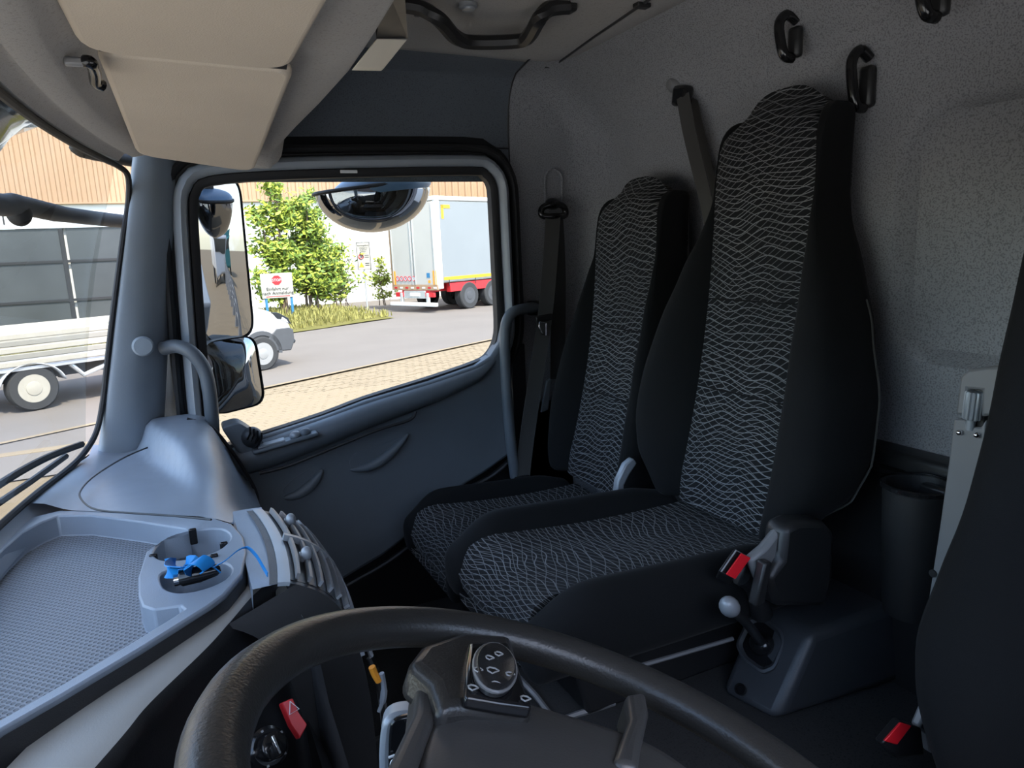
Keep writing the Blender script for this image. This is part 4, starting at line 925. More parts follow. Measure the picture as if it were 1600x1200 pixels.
# ================================================================== OUTSIDE THE CAB
# exterior mirrors
def mirror_frame(n):
    n = Vector(n).normalized(); r = V(0, 0, 1).cross(n).normalized(); u = n.cross(r); return r, u, n
def mirror(px, yv, n, w, h, depth, curve, name, label, rad=.05, tint='cladding'):
    c = AY(*px, yv); r, u, n = mirror_frame(n)
    t_ = thing(name, c, label, 'mirror', 'exterior mirrors outside the passenger window')
    ol = [c+r*q.x+u*q.y for q in roundpoly([V(-w/2, -h/2, 0), V(w/2, -h/2, 0), V(w/2, h/2, 0), V(-w/2, h/2, 0)], rad, 6)]
    m = MB(); rings = [[p+n*.006 for p in ol], ol, [c+(p-c)*1.03-n*depth*.4 for p in ol], [c+(p-c)*.9-n*depth*.85 for p in ol], [c+(p-c)*.6-n*depth for p in ol]]
    m.loft(rings, caps=False); m.add(rings[-1], [tuple(range(len(ol)))]); m.build('housing', M[tint], t_, angle=50)
    # glass: gently domed grid clipped to the rounded outline
    m = MB(); N = 14; rg = []
    for k in range(N+1):
        f = max(k/N, .001); rg.append([c+(p-c)*(.97*f)+n*(.002+curve*(1-f*f)) for p in ol])
    m.loft(rg[::-1], caps=False); m.add(rg[0], [tuple(range(len(ol)))]); m.build('mirror_glass', M['mirror'], t_, angle=80)
    return t_, c, r, u, n
nm = (.741, -.671, -.02)
mm, c, r, u, n = mirror((347, 405), 2.20, nm, .215, .465, .09, .004, 'main_mirror', 'tall rectangular exterior mirror outside the passenger window', .06)
m = MB(); m.tube(cat([c+u*.20-n*.05, c+u*.25-n*.08+V(-.05, -.02, 0), V(-.16, 2.06, 2.52), V(-.12, 2.0, 2.54)], 5), .016, 10); m.build('arm', M['rubber'], mm)
m = MB(); m.tube(cat([c-u*.20-n*.05, c-u*.27-n*.10, V(-.15, 2.06, 1.93), V(-.12, 2.0, 1.90)], 5), .016, 10); m.build('arm', M['rubber'], mm)
wm, c2, r, u, n = mirror((366, 585), 2.13, (.52, -.83, .06), .175, .205, .10, .022, 'wide_angle_mirror', 'small domed wide angle mirror below the tall exterior mirror', .045)
m = MB(); m.tube([c2+u*.09-n*.05, c-u*.20-n*.05], .014, 8); m.build('arm', M['rubber'], wm)
# kerb mirror: bowl shaped glass under a shell
km = thing('kerb_mirror', AY(590, 290, 2.20), 'bowl shaped kerb mirror hanging at the top of the passenger window', 'mirror', 'exterior mirrors outside the passenger window')
kc = AY(588, 298, 2.20); R = Matrix.Rotation(radians(-6), 3, 'Y')
m = MB(); m.ball(kc+V(0, .03, .012), (.182, .10, .135), R, 32, 12, .5, 1.0); m.build('mirror_glass', M['mirror'], km, angle=80)
m = MB(); m.ball(kc+V(.03, .03, .012), (.155, .11, .05), R, 32, 8, .0, .62); m.build('shell', simple('blue grey shell', (.10, .17, .26), .35), km)
m = MB(); rg = [kc+V(0, .03, .012)+R @ V(.184*cos(2*pi*k/48), .103*sin(2*pi*k/48), 0) for k in range(48)]; m.tube(rg, .006, 8, closed=True); m.build('edge', M['rubber'], km)
m = MB(); m.tube(cat([kc+V(-.02, .04, .04), kc+V(-.02, .02, .13), V(kc.x-.02, 2.06, 2.66)], 5), .022, 10); m.build('arm', M['rubber'], km)
# front mirror arm seen through the windscreen, outside sun visor, wiper
fa = thing('front_mirror_arm', AY(100, 335, 1.85), 'dark bracket arm of the front mirror outside the windscreen', 'mirror arm')
m = MB(); m.tube(cat([AY(-90, 305, 1.45), AY(0, 320, 1.62), AY(30, 320, 1.68), AY(100, 335, 1.85), AY(195, 346, 2.12)], 5), [.018]*5+[.021]*5+[.019]*5+[.017]*6, 12); m.build('arm', M['cladding'], fa)
m = MB(); m.ball(AY(30, 334, 1.68), (.022, .022, .024)); m.build('joint', M['rubber'], fa)
sv = thing('outer_sun_visor', V(-.36, .9, 2.52), 'dark tinted outside sun visor above the windscreen', 'sun visor')
m = MB(); P = [[V(wst(y)-.05-.08*k, y, 2.545-.135*k*(1-.75*sstep(1.45, 1.72, y))) for y in [.2+.08*j for j in range(20)]] for k in (0, .35, .7, 1)]; m.grid(P); m.build('visor_panel', M['car_glass'], sv, solid=.006)
for y in (.6, 1.0, 1.3):
    m = MB(); m.tube([V(wst(y)-.11, y, 2.48), V(wst(y)-.03, y, 2.54)], .006, 6); m.build('visor_bracket', M['rubber'], sv)
wp = thing('wiper', V(-.36, 1.3, 1.85), 'black wiper blade lying at the foot of the windscreen', 'wiper')
m = MB(); A, B = V(wsb(1.42)-.045, 1.60, 1.862), V(wsb(1.0)-.05, 1.0, 1.868)
A = AY(128, 694, 1.72); B = AY(-40, 782, 1.36)
m.tube(cat([A, A.lerp(B, .3)+V(-.006, 0, .006), A.lerp(B, .6)+V(-.006, 0, .006), B], 5), .007, 6); m.build('blade', M['rubber'], wp)
m = MB(); m.tube([A.lerp(B, .12)+V(-.012, 0, -.012), A.lerp(B, .5)+V(-.012, 0, -.024), B+V(-.02, 0, -.04)], .006, 6); m.build('arm', M['cladding'], wp)
# own truck: load body behind the cab, seen in the mirrors
tb = thing('truck_body', V(4.3, .95, 1.0), 'grey load body of the own truck behind the cab', 'truck body')
m = MB(); m.box((4.4, .95, 1.55), (5.6, 2.56, .9)); m.build('side_board', M['body_grey'], tb, bevel=.02)
m = MB(); m.box((4.0, .95, .8), (6.0, .9, .25)); m.build('chassis', M['black'], tb)
m = MB(); m.box((.5, .95, 2.82), (1.9, 2.3, .08)); m.build('roof_skin', M['van'], tb, bevel=.03)

# ------------------------------------------------------------------ ground
TA = radians(28.5); T = V(cos(TA), sin(TA), 0); N_ = V(-sin(TA), cos(TA), 0)
E0 = AZ(400, 607, 0); E0.z = 0          # a point on the kerb line between paving and road
def rd(s, d, z=0): p = E0+T*s+N_*d; return V(p.x, p.y, z)
m = MB(); m.add([V(-120, -120, -.03), V(160, -120, -.03), V(160, 160, -.03), V(-120, 160, -.03)], [(0, 1, 2, 3)]); pav = struct(m.build('pavement', M['joint'], flat=True), 'pale sunlit brick paving of the yard', 'paving')
m = MB(); rw = (AZ(462, 520, 0)-E0).dot(N_)
m.add([rd(-70, 0, .0), rd(90, 0, .0), rd(90, rw, .0), rd(-70, rw, .0)], [(0, 1, 2, 3)]); road = struct(m.build('road', M['asphalt'], flat=True), 'grey asphalt road crossing behind the paved yard', 'road')
m = MB(); m.add([rd(9.9, rw-.1, -.004), rd(70, rw-.1, -.004), rd(70, rw+14, -.004), rd(9.9, rw+14, -.004)], [(0, 1, 2, 3)]); m.build('lay_by', M['asphalt'], road)
m = MB(); m.add([V(-60, 17.5, -.012), V(-.3, 17.5, -.012), V(-.3, 9.0, -.012), V(-60, 9.0, -.012)], [(0, 1, 2, 3)]); m.build('side_road', M['asphalt'], road)
m = MB(); m.add([rd(-30, -.12, .004), rd(90, -.12, .004), rd(90, .0, .004), rd(-30, .0, .004)], [(0, 1, 2, 3)]); m.build('kerb_line', M['paving'], road)
m = MB(); m.prism([V(-12, 10.05, -.012), V(-1.2, 10.25, -.012), V(-1.2, 10.45, -.012), V(-12, 10.25, -.012)], (0, 0, .006)); m.build('edge_line', M['paving'], road)
# bricks: laid along the yard, the nearest as pieces
bm_ = MB(); bm_.box((0, 0, 0), (.196, .096, .05)); bmesh.ops.bevel(bm_.bm, geom=[e for e in bm_.bm.edges if all(v.co.z > 0 for v in e.verts)], offset=.006, segments=1, affect='EDGES')
b0 = bm_.build('brick', M['paving'], flat=True); b0.location = (0, -300, 0); brick_mesh = b0.data; bpy.data.objects.remove(b0)
cells = []
for i in range(-10, 90):
    for j in range(-60, 0):
        p = rd(i*.2+(.1 if j % 2 else 0)-2.0, j*.1-.20)
        d = p-CAM; zc_ = d.dot(_f); x = 800+FPX*d.dot(_r)/zc_; y = 600-FPX*d.dot(_u)/zc_
        if 325 < x < 790 and y < 705 and y > 515 and y < 690-.31*(x-330)+12: cells.append((d.length, p))
cells.sort(key=lambda c: c[0])
for _, p in cells[:300]:
    b = bpy.data.objects.new('brick', brick_mesh); COL.objects.link(b); b.parent = pav
    b.location = p+V(0, 0, -.030+random.uniform(-.006, .004)); b.rotation_euler = (random.uniform(-.01, .01), random.uniform(-.01, .01), TA+random.uniform(-.01, .01))
m = MB()
for _, p in cells[300:]:
    R = Matrix.Rotation(TA+random.uniform(-.01, .01), 3, 'Z'); m.box(p+V(0, 0, -.030+random.uniform(-.006, .004)), (.19, .09, .05), R)
o = m.build('brick_field', M['paving'], pav, flat=True); o['kind'] = 'stuff'
m = MB(); m.add([V(-40, -15, -.02), V(60, -15, -.02), V(60, .2, -.02), V(-40, .2, -.02)], [(0, 1, 2, 3)]); struct(m.build('bounce_slab', M['concrete'], flat=True), 'unseen concrete yard on the driver side, made pale to bounce light', 'ground')  # unseen slab kept pale to bounce sunlight into the cab
# verge between road and building
m = MB(); m.grid([[rd(s, rw-.02+d, .02+.22*sin(pi*min(d/7, 1))+.02*random.random()) for d in (0, .8, 1.8, 3, 4.5, 7, 14)] for s in [-40+1.0*i for i in range(51)]]); vg = struct(m.build('verge', M['verge']), 'dry sloping grass verge along the far side of the road', 'verge')
def blades(center_fn, n, h, name, mat, label, cat_, w=.03):
    m = MB(); vs = []; fs = []
    for i in range(n):
        p = center_fn(); a = random.uniform(0, 2*pi); hh = h*random.uniform(.5, 1.2); ln = V(cos(a), sin(a), 0)*hh*random.uniform(.1, .6); sd = V(-sin(a), cos(a), 0)*w
        k = len(vs); vs += [p-sd, p+sd, p+ln*.5+V(0, 0, hh*.7)+sd*.5, p+ln+V(0, 0, hh)]; fs.append((k, k+1, k+2, k+3))
    m.add(vs, fs); o = m.build(name, mat, flat=True); tag(o, label, cat_, None, 'stuff'); return o
def vgp():
    s = random.uniform(-6, 10.2); d = random.uniform(.2, 6); return rd(s, rw+d, .05+.2*sin(pi*min(d/7, 1)))
blades(vgp, 9000, .24, 'grass', M['grassblade'], 'dry yellow green grass growing on the verge beyond the road', 'grass')

# ------------------------------------------------------------------ building
BY = 33.0
bl_ = thing('warehouse', V(4, BY, 0), 'white warehouse wall with tan profiled sheet cladding on top', 'building')
m = MB(); m.box((15, BY+.2, 2.35), (100, .4, 4.7)); m.build('white_wall', M['wall_white'], bl_)
m = MB(); pts = []; x = -36
while x < 66:
    pts += [(x, 0), (x+.09, 0), (x+.13, -.06), (x+.23, -.06), (x+.27, 0)]; x += .33
zb_ = lambda x: 4.55
m.grid([[V(a, BY-.08+b, z) for a, b in pts] for z in (4.62, 10.5)]); m.build('sheet_cladding', M['clad'], bl_, flat=True)
m = MB(); m.box((15, BY-.07, 4.60), (100, .2, .06)); m.build('drip_edge', M['clad'], bl_)
m = MB(); m.box((26, BY-2.0, 5.6), (30, 1.6, .12)); m.build('canopy_roof', M['roof_grey'], bl_)
# glazed gate at the left
for k in range(3):
    x0 = -9.5+k*3.0
    m = MB(); m.box((x0+1.4, BY-.06, 1.85), (2.75, .12, 3.7)); g = m.build('gate_pane', M['gate_dark'], bl_)
    m = MB(); m.box((x0+2.86, BY-.1, 1.85), (.14, .16, 3.7)); m.build('gate_post', M['rubber'], bl_)
m = MB(); m.box((-5.0, BY-.1, 3.75), (9.2, .18, .16)); m.build('gate_lintel', M['alu'], bl_)
for z in (.9, 2.4):
    m = MB(); m.box((-5.0, BY-.14, z), (9.0, .06, .10)); m.build('gate_rail', M['rubber'], bl_)
nb = thing('number_plate', V(-5.65, BY-.2, 4.1), 'white wall sign with the number 1 above the gate', 'sign')
c = AY(6, 346, BY-.14); m = MB(); m.box(c, (.62, .03, .62)); m.build('board', M['wall_white'], nb)
text('1', 'digit', M['rubber'], c+V(0, -.03, 0), (1, 0, 0), (0, 0, 1), .55, nb)

# ------------------------------------------------------------------ white crew cab pickup with dropside bed
def wheel(c, r, w, ax, parent, hubmat, holes=10, disc=.62):
    ax = Vector(ax).normalized(); c = Vector(c)
    m = MB(); m.lathe(c, ax, [(r*disc, -w/2), (r*.93, -w/2), (r, -w/2+.03), (r, w/2-.03), (r*.93, w/2), (r*disc, w/2)], 32, cap=False); ty = m.build('tyre', M['tyre'], parent)
    m = MB(); m.lathe(c, ax, [(r*disc, w/2), (r*disc*.95, w/2-.01), (r*disc*.9, w/2-.05), (r*.35, w/2-.03), (r*.30, w/2+.01), (r*.12, w/2+.02), (0, w/2+.02)], 32); hb = m.build('wheel_disc', hubmat, parent)
    a = ax.orthogonal().normalized(); b = ax.cross(a)
    for k in range(holes):
        q = c+(a*cos(2*pi*k/holes)+b*sin(2*pi*k/holes))*r*disc*.74+ax*(w/2-.036); m = MB(); m.lathe(q, ax, [(r*.085, -.004), (r*.085, .008), (0, .008)], 8); m.build('vent_hole', M['tyre'], hb)

vr = AZ(408, 578, 0); vr.z = 0; wt = AZ(55, 640, 0)
VA = atan2(vr.y-wt.y, vr.x-wt.x); VT = V(cos(VA), sin(VA), 0); VN = V(-sin(VA), cos(VA), 0); WB = (V(vr.x, vr.y, 0)-V(wt.x, wt.y, 0)).length
VO = vr+VT*.87+VN*.88; Rv = Matrix.Rotation(VA, 3, 'Z')
def vp(x, y, z): return VO+VT*x+VN*y+V(0, 0, z)
def vbox(x0, x1, y0, y1, z0, z1, name, mat, bevel=.01):
    m = MB(); m.box(vp((x0+x1)/2, (y0+y1)/2, (z0+z1)/2), (abs(x1-x0), abs(y1-y0), abs(z1-z0)), Rv); return m.build(name, mat, vn, bevel=bevel)
vn = thing('dropside_van', VO, 'white flatbed dropside van with dark bumper parked beyond the paving', 'van')
side = [(-.02, .42), (.0, .62), (-.03, .80), (-.10, .95), (-.32, 1.10), (-.75, 1.22), (-1.05, 1.30), (-1.45, 1.75), (-1.72, 2.02), (-1.92, 2.12), (-2.4, 2.18), (-2.5, 2.18), (-2.6, 2.05), (-2.65, .5), (-2.6, .36), (-2.2, .36), (-1.4, .36), (-.5, .36)]
m = MB(); rings = []
for y, ins in ((-1.0, .10), (-.985, .03), (-.93, 0), (-.5, -.02), (0, -.03), (.5, -.02), (.93, 0), (.985, .03), (1.0, .10)):
    rings.append([vp(x-(.14*y*y if x > -.5 else 0)-(ins if x > -1 else -ins if x < -2.55 else 0)*.6, y*(1-.08*max(0, z-1.2)), z-(ins if z > 1.0 else -ins*.3)) for x, z in side])
m.loft(rings); m.build('cab_body', M['van'], vn, bevel=.02, angle=50)
m = MB(); m.prism([vp(-1.16, -.995, 1.36), vp(-1.52, -.965, 1.74), vp(-1.72, -.945, 1.92), vp(-2.15, -.94, 1.95), vp(-2.2, -.99, 1.36)], VN*.03); m.build('side_window', M['car_glass'], vn)
m = MB(); m.grid([[vp(-1.06, y, 1.325), vp(-1.45, y*.97, 1.775), vp(-1.72, y*.94, 2.05)] for y in (-.85, -.4, 0, .4, .85)]); m.build('front_window', M['car_glass'], vn, solid=.03)
m = MB(); m.loft([[vp(x-.16*(y*y), y, z) for x, z in [(-.62, .36), (-.05, .32), (.05, .5), (.045, .74), (-.05, .80), (-.35, .80), (-.55, .62)]] for y in (-1.01, -.97, -.7, -.3, .3, .7, .97, 1.01)]); m.build('bumper', M['cladding'], vn, bevel=.02)
m = MB(); m.prism([vp(-.14, -1.0, .86), vp(-.20, -1.0, .99), vp(-.42, -1.0, 1.12), vp(-.56, -1.0, 1.14), vp(-.44, -1.0, .95)], VN*.12); m.build('headlight', M['car_glass'], vn, bevel=.01)
m = MB(); m.prism([vp(-.20, -1.006, .88), vp(-.24, -1.006, .96), vp(-.34, -1.006, 1.03), vp(-.38, -1.006, .96)], VN*.05); m.build('lamp_lens', M['alu'], vn, bevel=.01)
m = MB(); cw = vp(-.87, -.98, .34); m.grid([[cw+VT*(q*cos(a))+V(0, 0, q*sin(a))+VN*(-.03+dd) for q, dd in ((.36, .04), (.37, 0), (.45, 0), (.46, .04))] for a in [radians(-5+190*k/20) for k in range(21)]]); m.build('arch_trim', M['cladding'], vn)
m = MB(); m.lathe(vp(-.87, -.97, .34), -VN, [(.37, 0), (.37, .025), (0, .026)], 28); m.build('wheel_well', M['tyre'], vn)
wheel(vp(-.87, -.92, .34), .34, .22, -VN, vn, M['hub'], 8, .66)
wheel(vp(-.87-WB, -.90, .36), .36, .24, -VN, vn, M['board'], 10, .62)
vbox(-2.6, -1.3, -1.02, -.97, .52, .66, 'side_moulding', M['cladding'])
vbox(-1.79, -1.65, -1.03, -1.0, .68, .73, 'side_marker', M['orange'], 0); m = MB(); m.ball(vp(-.12, -.96, .50), .05); m.build('fog_lamp', M['car_glass'], vn)
for k in range(5): vbox(-7.2, -2.72, -1.06, -1.01, .735+k*.105, .83+k*.105, 'side_board', M['board'] if k % 2 == 0 else M['board2'], .015)
vbox(-7.2, -2.72, -1.03, 1.03, .66, .72, 'bed', M['alu']); vbox(-7.2, -2.72, 1.01, 1.06, .74, 1.25, 'far_board', M['board'])
vbox(-3.66, -3.56, -1.075, -.98, .66, 1.30, 'corner_post', M['board']); vbox(-2.76, -2.70, -1.0, -.92, 1.25, 1.95, 'headboard_post', M['board'])
vbox(-7.0, -2.4, -.45, .45, .42, .66, 'chassis', M['cladding'])
m = MB(); c = vp(-.87-WB, -.9, .36); m.grid([[c+VT*(.47*cos(a))+VN*y+V(0, 0, .40*sin(a)) for y in (-.16, .2)] for a in [radians(12+156*k/16) for k in range(17)]]); m.build('mudguard', M['roof_grey'], vn, solid=.02)
m = MB(); m.tube([vp(-4.3, -.95, .66), vp(-4.12, -.95, .45), vp(-3.8, -.95, .55), vp(-3.6, -.95, .66)], .04, 8); m.build('side_guard', M['alu'], vn)

# ------------------------------------------------------------------ curtain side trailer
ang = radians(25); D = V(cos(ang), sin(ang), 0); Q = V(-sin(ang), cos(ang), 0)
TB = AY(688, 470, 24.2); TB.z = 0
def tp(a, b, z): return TB+D*a+Q*b+V(0, 0, z)      # a along the side, b across the rear
tr_ = thing('curtain_trailer', TB, 'parked semi trailer with grey curtain side and beige rear doors', 'trailer')
Rt = Matrix.Rotation(ang, 3, 'Z')
def tbox(a0, a1, b0, b1, z0, z1, name, mat, bevel=.01): 
    m = MB(); m.box(tp((a0+a1)/2, (b0+b1)/2, (z0+z1)/2), (abs(a1-a0), abs(b1-b0), abs(z1-z0)), Rt); return m.build(name, mat, tr_, bevel=bevel)
tbox(.1, 13.5, .04, 2.5, 1.05, 3.95, 'load_box', M['trailer_door'])
tbox(.22, 13.5, 0, .05, 1.08, 3.90, 'curtain', M['curtain'])
for k in range(9): tbox(.5+k*1.4, .53+k*1.4, -.01, 0, .92, 1.15, 'curtain_strap', M['rubber'], 0)
tbox(.25, 13.5, -.012, .0, 1.14, 1.25, 'reflective_stripe', M['yellow'], 0)
tbox(.3, .42, -.012, 0, 3.30, 3.78, 'contour_mark', M['yellow'], 0); tbox(.3, .75, -.012, 0, 3.66, 3.78, 'contour_mark', M['yellow'], 0)
tbox(0, .2, -.02, .1, .85, 4.0, 'corner_post', M['wall_white']); tbox(0, .2, 2.42, 2.54, .85, 4.0, 'corner_post', M['clad'])
tbox(-.02, 13.6, -.03, 2.55, 3.93, 4.08, 'roof_rail', M['wall_white'], .03)
tbox(-.03, .05, .1, 1.24, 1.0, 3.90, 'rear_door', M['trailer_door']); tbox(-.03, .05, 1.27, 2.42, 1.0, 3.90, 'rear_door', M['trailer_door'])
for b in (.14, 1.18, 1.33, 2.36): tbox(-.06, -.03, b-.018, b+.018, 1.0, 3.85, 'lock_bar', M['alu'], .005)
tbox(-.045, -.03, .1, .26, 1.0, 1.5, 'marker_panel', M['orange'], 0); tbox(-.045, -.03, 2.26, 2.42, 1.0, 1.5, 'marker_panel', M['orange'], 0)
tbox(-.04, .1, .05, 2.5, .80, 1.0, 'rear_beam', M['clad']); 
for k in range(8): tbox(-.05, -.04, .1+k*.3, .25+k*.3, .86, .92, 'reflector', M['deep_red'] if k % 2 else M['wall_white'], 0)
tbox(-.06, .05, .25, .70, .55, .72, 'tail_light', M['deep_red']); tbox(-.06, .05, 1.85, 2.3, .55, .72, 'tail_light', M['deep_red'])
tbox(-.05, .05, .7, 1.85, .50, .78, 'plate_panel', M['alu']); tbox(-.07, -.05, 1.0, 1.5, .58, .70, 'number_plate', M['wall_white'], 0)
for b in (.55, 1.95): tbox(-.12, .0, b-.05, b+.05, .30, .70, 'bumper_bracket', M['alu'])
tbox(-.2, -.05, .05, 2.5, .22, .36, 'underrun_bar', M['wall_white'], .03)
tbox(.6, 4.5, .05, .25, .70, 1.02, 'side_guard', M['deep_red']); tbox(.0, 13, .5, 2.0, .72, 1.05, 'chassis', M['deep_red'])
for a in (1.6, 2.95, 4.3):
    for b in (.2, 2.3): wheel(tp(a, b, .5), .5, .34, -Q if b < 1 else Q, tr_, M['cladding'], 8, .6)  # dark discs carry the shade under the trailer in their colour
tbox(5.3, 9, .1, 2.3, .4, 1.0, 'pallet_box', M['trailer_door'])
# round speed stickers on the rear doors
for k in range(5):
    b = 2.15-k*.22; c = tp(-.035, b, 1.22); m = MB(); m.lathe(c, -D, [(.085, 0), (.085, .006), (0, .006)], 20); st_ = m.build('speed_sticker', M['wall_white'], tr_)
    m = MB(); m.tube([c-D*.008+Q*(.08*cos(q*pi/10))+V(0, 0, .08*sin(q*pi/10)) for q in range(20)], .013, 5, closed=True); m.build('sticker_ring', M['deep_red'], st_)
    text('56623'[k], 'digit', M['rubber'], c-D*.008, -Q, (0, 0, 1), .11, st_)
tbox(-.04, -.03, .42, .58, 1.25, 1.42, 'emblem', M['sign_blue'], 0); tbox(-.04, -.03, .40, .52, 1.06, 1.16, 'emblem', M['orange'], 0)

# ------------------------------------------------------------------ signs
sg = AZ(462, 495, 0); sg = V(4.0, 25.6, .15)
s1 = thing('stop_sign_board', AY(432, 490, 25.0), 'white notice board with red STOP octagon in front of the bushes', 'sign')
YS = 25.0; A = AY(407, 428, YS); Bq = AY(457, 426, YS); Cq = AY(458, 464, YS); Dq = AY(409, 467, YS)
rt = (Bq-A).normalized(); up = V(0, 0, 1)
cB = (A+Bq+Cq+Dq)/4; wB, hB = (Bq-A).length, (A-Dq).length
Rb = Matrix.Rotation(atan2(rt.y, rt.x), 3, 'Z'); rt.z = 0; rt.normalize()
m = MB(); m.box(cB, (wB, .03, hB), Rb); m.build('board', M['sign_white'], s1, bevel=.01)
oc = cB+V(0, -.022, hB*.22); m = MB(); m.prism([oc+rt*.165*cos(pi/8+k*pi/4)+V(0, 0, .165*sin(pi/8+k*pi/4)) for k in range(8)], (0, .004, 0)); m.build('octagon', M['deep_red'], s1)
text('STOP', 'lettering', M['van'], oc+V(0, -.008, -.0), rt, up, .125, s1)
text('Einfahrt nur', 'lettering', M['rubber'], cB+V(0, -.026, -.13*hB), rt, up, .15, s1); text('nach Anmeldung', 'lettering', M['rubber'], cB+V(0, -.026, -.30*hB), rt, up, .15, s1)
m = MB(); m.box(cB+V(0, -.02, -.43*hB), (wB*.75, .006, .02), Rb); m.build('underline', M['deep_red'], s1)
for k in (-.38, .42):
    m = MB(); q = cB+rt*wB*k; m.tube([V(q.x, q.y+.05, .0), V(q.x, q.y+.05, cB.z)], .045, 8); m.build('post', M['sign_blue'], s1)
YS = 27.5; s2 = thing('rule_sign', AY(573, 480, YS), 'tall white rules sign with speed ring and warning triangle on a grey pole', 'sign')
c = AY(568, 400, YS); w2, h2 = .50, 1.03
m = MB(); m.box(c, (w2, .03, h2)); m.build('board', M['sign_white'], s2, bevel=.01)
m = MB(); q = [c+V(a*w2/2, -.02, b*h2/2) for a, b in ((-1, -1), (1, -1), (1, 1), (-1, 1))]; m.tube(q, .012, 6, closed=True); m.build('border', M['rubber'], s2)
text('Betriebsgelände', 'lettering', M['rubber'], c+V(0, -.03, .40), (1, 0, 0), (0, 0, 1), .068, s2)
for k, tx in enumerate(('Unbefugten ist', 'das Betreten', 'verboten')): text(tx, 'lettering', M['rubber'], c+V(0, -.03, .31-.07*k), (1, 0, 0), (0, 0, 1), .055, s2)
cr = c+V(-.11, -.03, -.02); m = MB(); m.tube([cr+V(.085*cos(k*pi/12), 0, .085*sin(k*pi/12)) for k in range(24)], .016, 6, closed=True); m.build('speed_ring', M['deep_red'], s2)
text('5', 'lettering', M['rubber'], cr, (1, 0, 0), (0, 0, 1), .13, s2)
tq = c+V(-.11, -.022, -.33); m = MB(); m.prism([tq+V(-.10, 0, -.09), tq+V(.10, 0, -.09), tq+V(0, 0, .10)], (0, .004, 0)); m.build('warning_triangle', M['yellow'], s2)
for z in (.02, -.05, -.28, -.35):
    m = MB(); m.box(c+V(.12, -.02, z), (.16, .004, .02)); m.build('text_line', M['rubber'], s2)
m = MB(); m.tube([V(c.x, YS+.05, .0), V(c.x, YS+.05, c.z+h2/2+.06)], .035, 8); m.build('pole', M['alu'], s2)

# ------------------------------------------------------------------ trees and bushes
def plant(name, label, base, h, spread, nleaf, ls, mats, trunks=4, dens=None, cat_='tree'):
    t_ = thing(name, base, label, cat_)
    tips = []
    for k in range(trunks):
        a = random.uniform(0, 2*pi); top = base+V(cos(a)*spread*.5*random.uniform(.1, .6), sin(a)*spread*.3, h*random.uniform(.75, .98)); b0_ = base+V(random.uniform(-.25, .25)*spread, random.uniform(-.2, .2), 0)
        p = cat([b0_, b0_.lerp(top, .4)+V(random.uniform(-.1, .1), 0, 0), top], 5); m = MB(); m.tube(p, [lerp(.05, .012, i/(len(p)-1))*h/4 for i in range(len(p))], 6); m.build('stem', M['bark'], t_)
        for q in range(9):
            f = random.uniform(.12, .98); s0 = b0_.lerp(top, f); a2 = random.uniform(0, 2*pi); L_ = spread*(.30+.55*(1-f))*random.uniform(.5, 1.15); e = s0+V(cos(a2)*L_, sin(a2)*L_*.6, L_*random.uniform(.25, .7))
            m = MB(); m.tube([s0, s0.lerp(e, .5)+V(0, 0, .06), e], [.018, .012, .005], 5); m.build('branch', M['bark'], t_)
            tips.append((s0, e))
    for mi, mt in enumerate(mats):
        m = MB(); vs = []; fs = []
        for i in range(nleaf//len(mats)):
            s0, e = random.choice(tips); p = s0.lerp(e, random.uniform(.15, 1.1))+V(random.gauss(0, .16), random.gauss(0, .16), random.gauss(0, .14))*(spread/1.6)
            if p.z < .2: continue
            d1 = V(random.gauss(0, 1), random.gauss(0, 1), random.gauss(0, .7)).normalized(); d2 = d1.orthogonal().normalized(); s = ls*random.uniform(.6, 1.3); k = len(vs)
            vs += [p-d1*s, p+d2*s*.5, p+d1*s, p-d2*s*.5]; fs.append((k, k+1, k+2, k+3))
        m.add(vs, fs); o = m.build('foliage', mt, t_, flat=True); o['kind'] = 'stuff'
    return t_
plant('young_tree', 'tall light green young tree behind the STOP board', V(3.4, 26.3, .1), 4.9, 1.35, 5200, .105, [M['leaf1'], M['leaf1'], M['leaf2']], 5)
plant('young_tree', 'darker green bushy tree right of the STOP board', V(4.75, 27.0, .1), 4.7, 1.55, 5600, .105, [M['leaf2'], M['leaf1']], 5)
plant('shrub', 'low spreading green shrub reaching towards the rules sign', V(5.6, 27.6, .1), 2.6, 1.5, 1900, .10, [M['leaf2'], M['leaf1']], 4, cat_='shrub')
plant('shrub', 'thin leafy weed growing at the trailer corner', V(7.6, 28.4, .1), 1.9, .9, 500, .09, [M['leaf1']], 3, cat_='shrub')
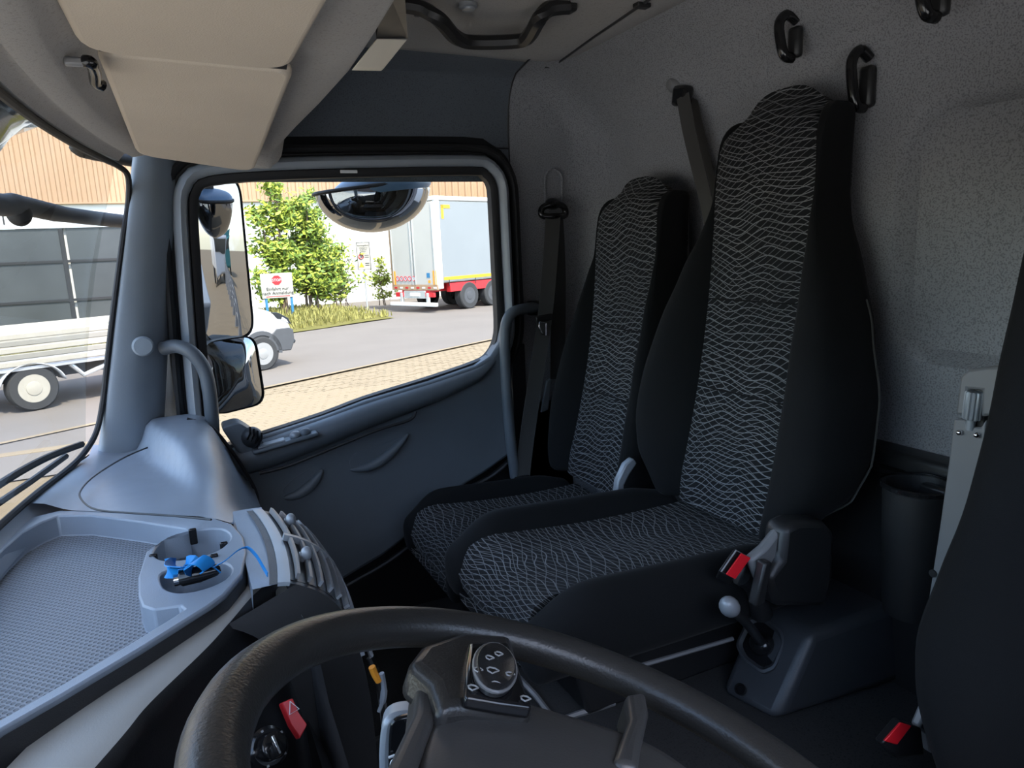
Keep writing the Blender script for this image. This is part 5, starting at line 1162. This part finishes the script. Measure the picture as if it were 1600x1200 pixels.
plant('shrub', 'sparse tall weeds before the white wall left of the pole', V(6.3, 29.2, .1), 1.5, .8, 350, .08, [M['leaf2']], 4, cat_='shrub')

# ------------------------------------------------------------------ yard behind, seen only in the mirrors
fc = thing('yard_fence', V(14, 7, 0), 'grey metal fence of the yard behind, reflected in the tall mirror', 'fence')
for k in range(8):
    a, b = V(11+k*2.5, 4.3+k*.38, 0), V(13.5+k*2.5, 4.68+k*.38, 0)
    m = MB(); m.box(a+V(0, 0, .8), (.10, .10, 1.6)); m.build('post', M['grey_metal'], fc)
    for z in (.4, .8, 1.2):
        m = MB(); m.tube([a+V(0, 0, z), b+V(0, 0, z)], .025, 6); m.build('rail', M['grey_metal'], fc)
teal = simple('teal truck paint', (.03, .17, .17), .4)
for k, (x, y, mt, lb) in enumerate(((33, 6.6, M['van'], 'small white truck in the yard, reflected in the tall mirror'), (46, 10.5, teal, 'small teal truck in the yard, reflected in the tall mirror'))):
    tk = thing('parked_truck', V(x, y, 0), lb, 'truck', 'trucks reflected in the tall mirror')
    m = MB(); m.box((x+3.2, y, 2.2), (6, 2.4, 2.6)); m.build('box_body', mt, tk, bevel=.05)
    m = MB(); m.box((x-.9, y, 1.7), (1.9, 2.3, 2.3)); m.build('cab', mt, tk, bevel=.15)
    m = MB(); m.box((x-1.86, y, 2.2), (.05, 2.0, .9)); m.build('windscreen', M['car_glass'], tk)
    for a, b in ((-1, -1.0), (4.5, -1.0), (-1, 1.0), (4.5, 1.0)):
        m = MB(); m.lathe(V(x+a, y+b, .5), (0, 1, 0), [(.5, -.15), (.5, .15), (.2, .16)], 18); m.build('wheel', M['tyre'], tk)
# unseen hall added on the driver side to darken light reaching the cab
hl = thing('shade_hall', V(5, -16, 0), 'unseen dark hall added to shade the cab from the driver side', 'building')
m = MB(); m.box((5, -18, 3.5), (70, 4, 7)); m.build('blocker_wall', simple('dark red blocker wall', (.10, .075, .065), .9), hl)
m = MB(); m.box((5, -18, 7.1), (71, 4.6, .25)); m.build('roof_edge', M['roof_grey'], hl)
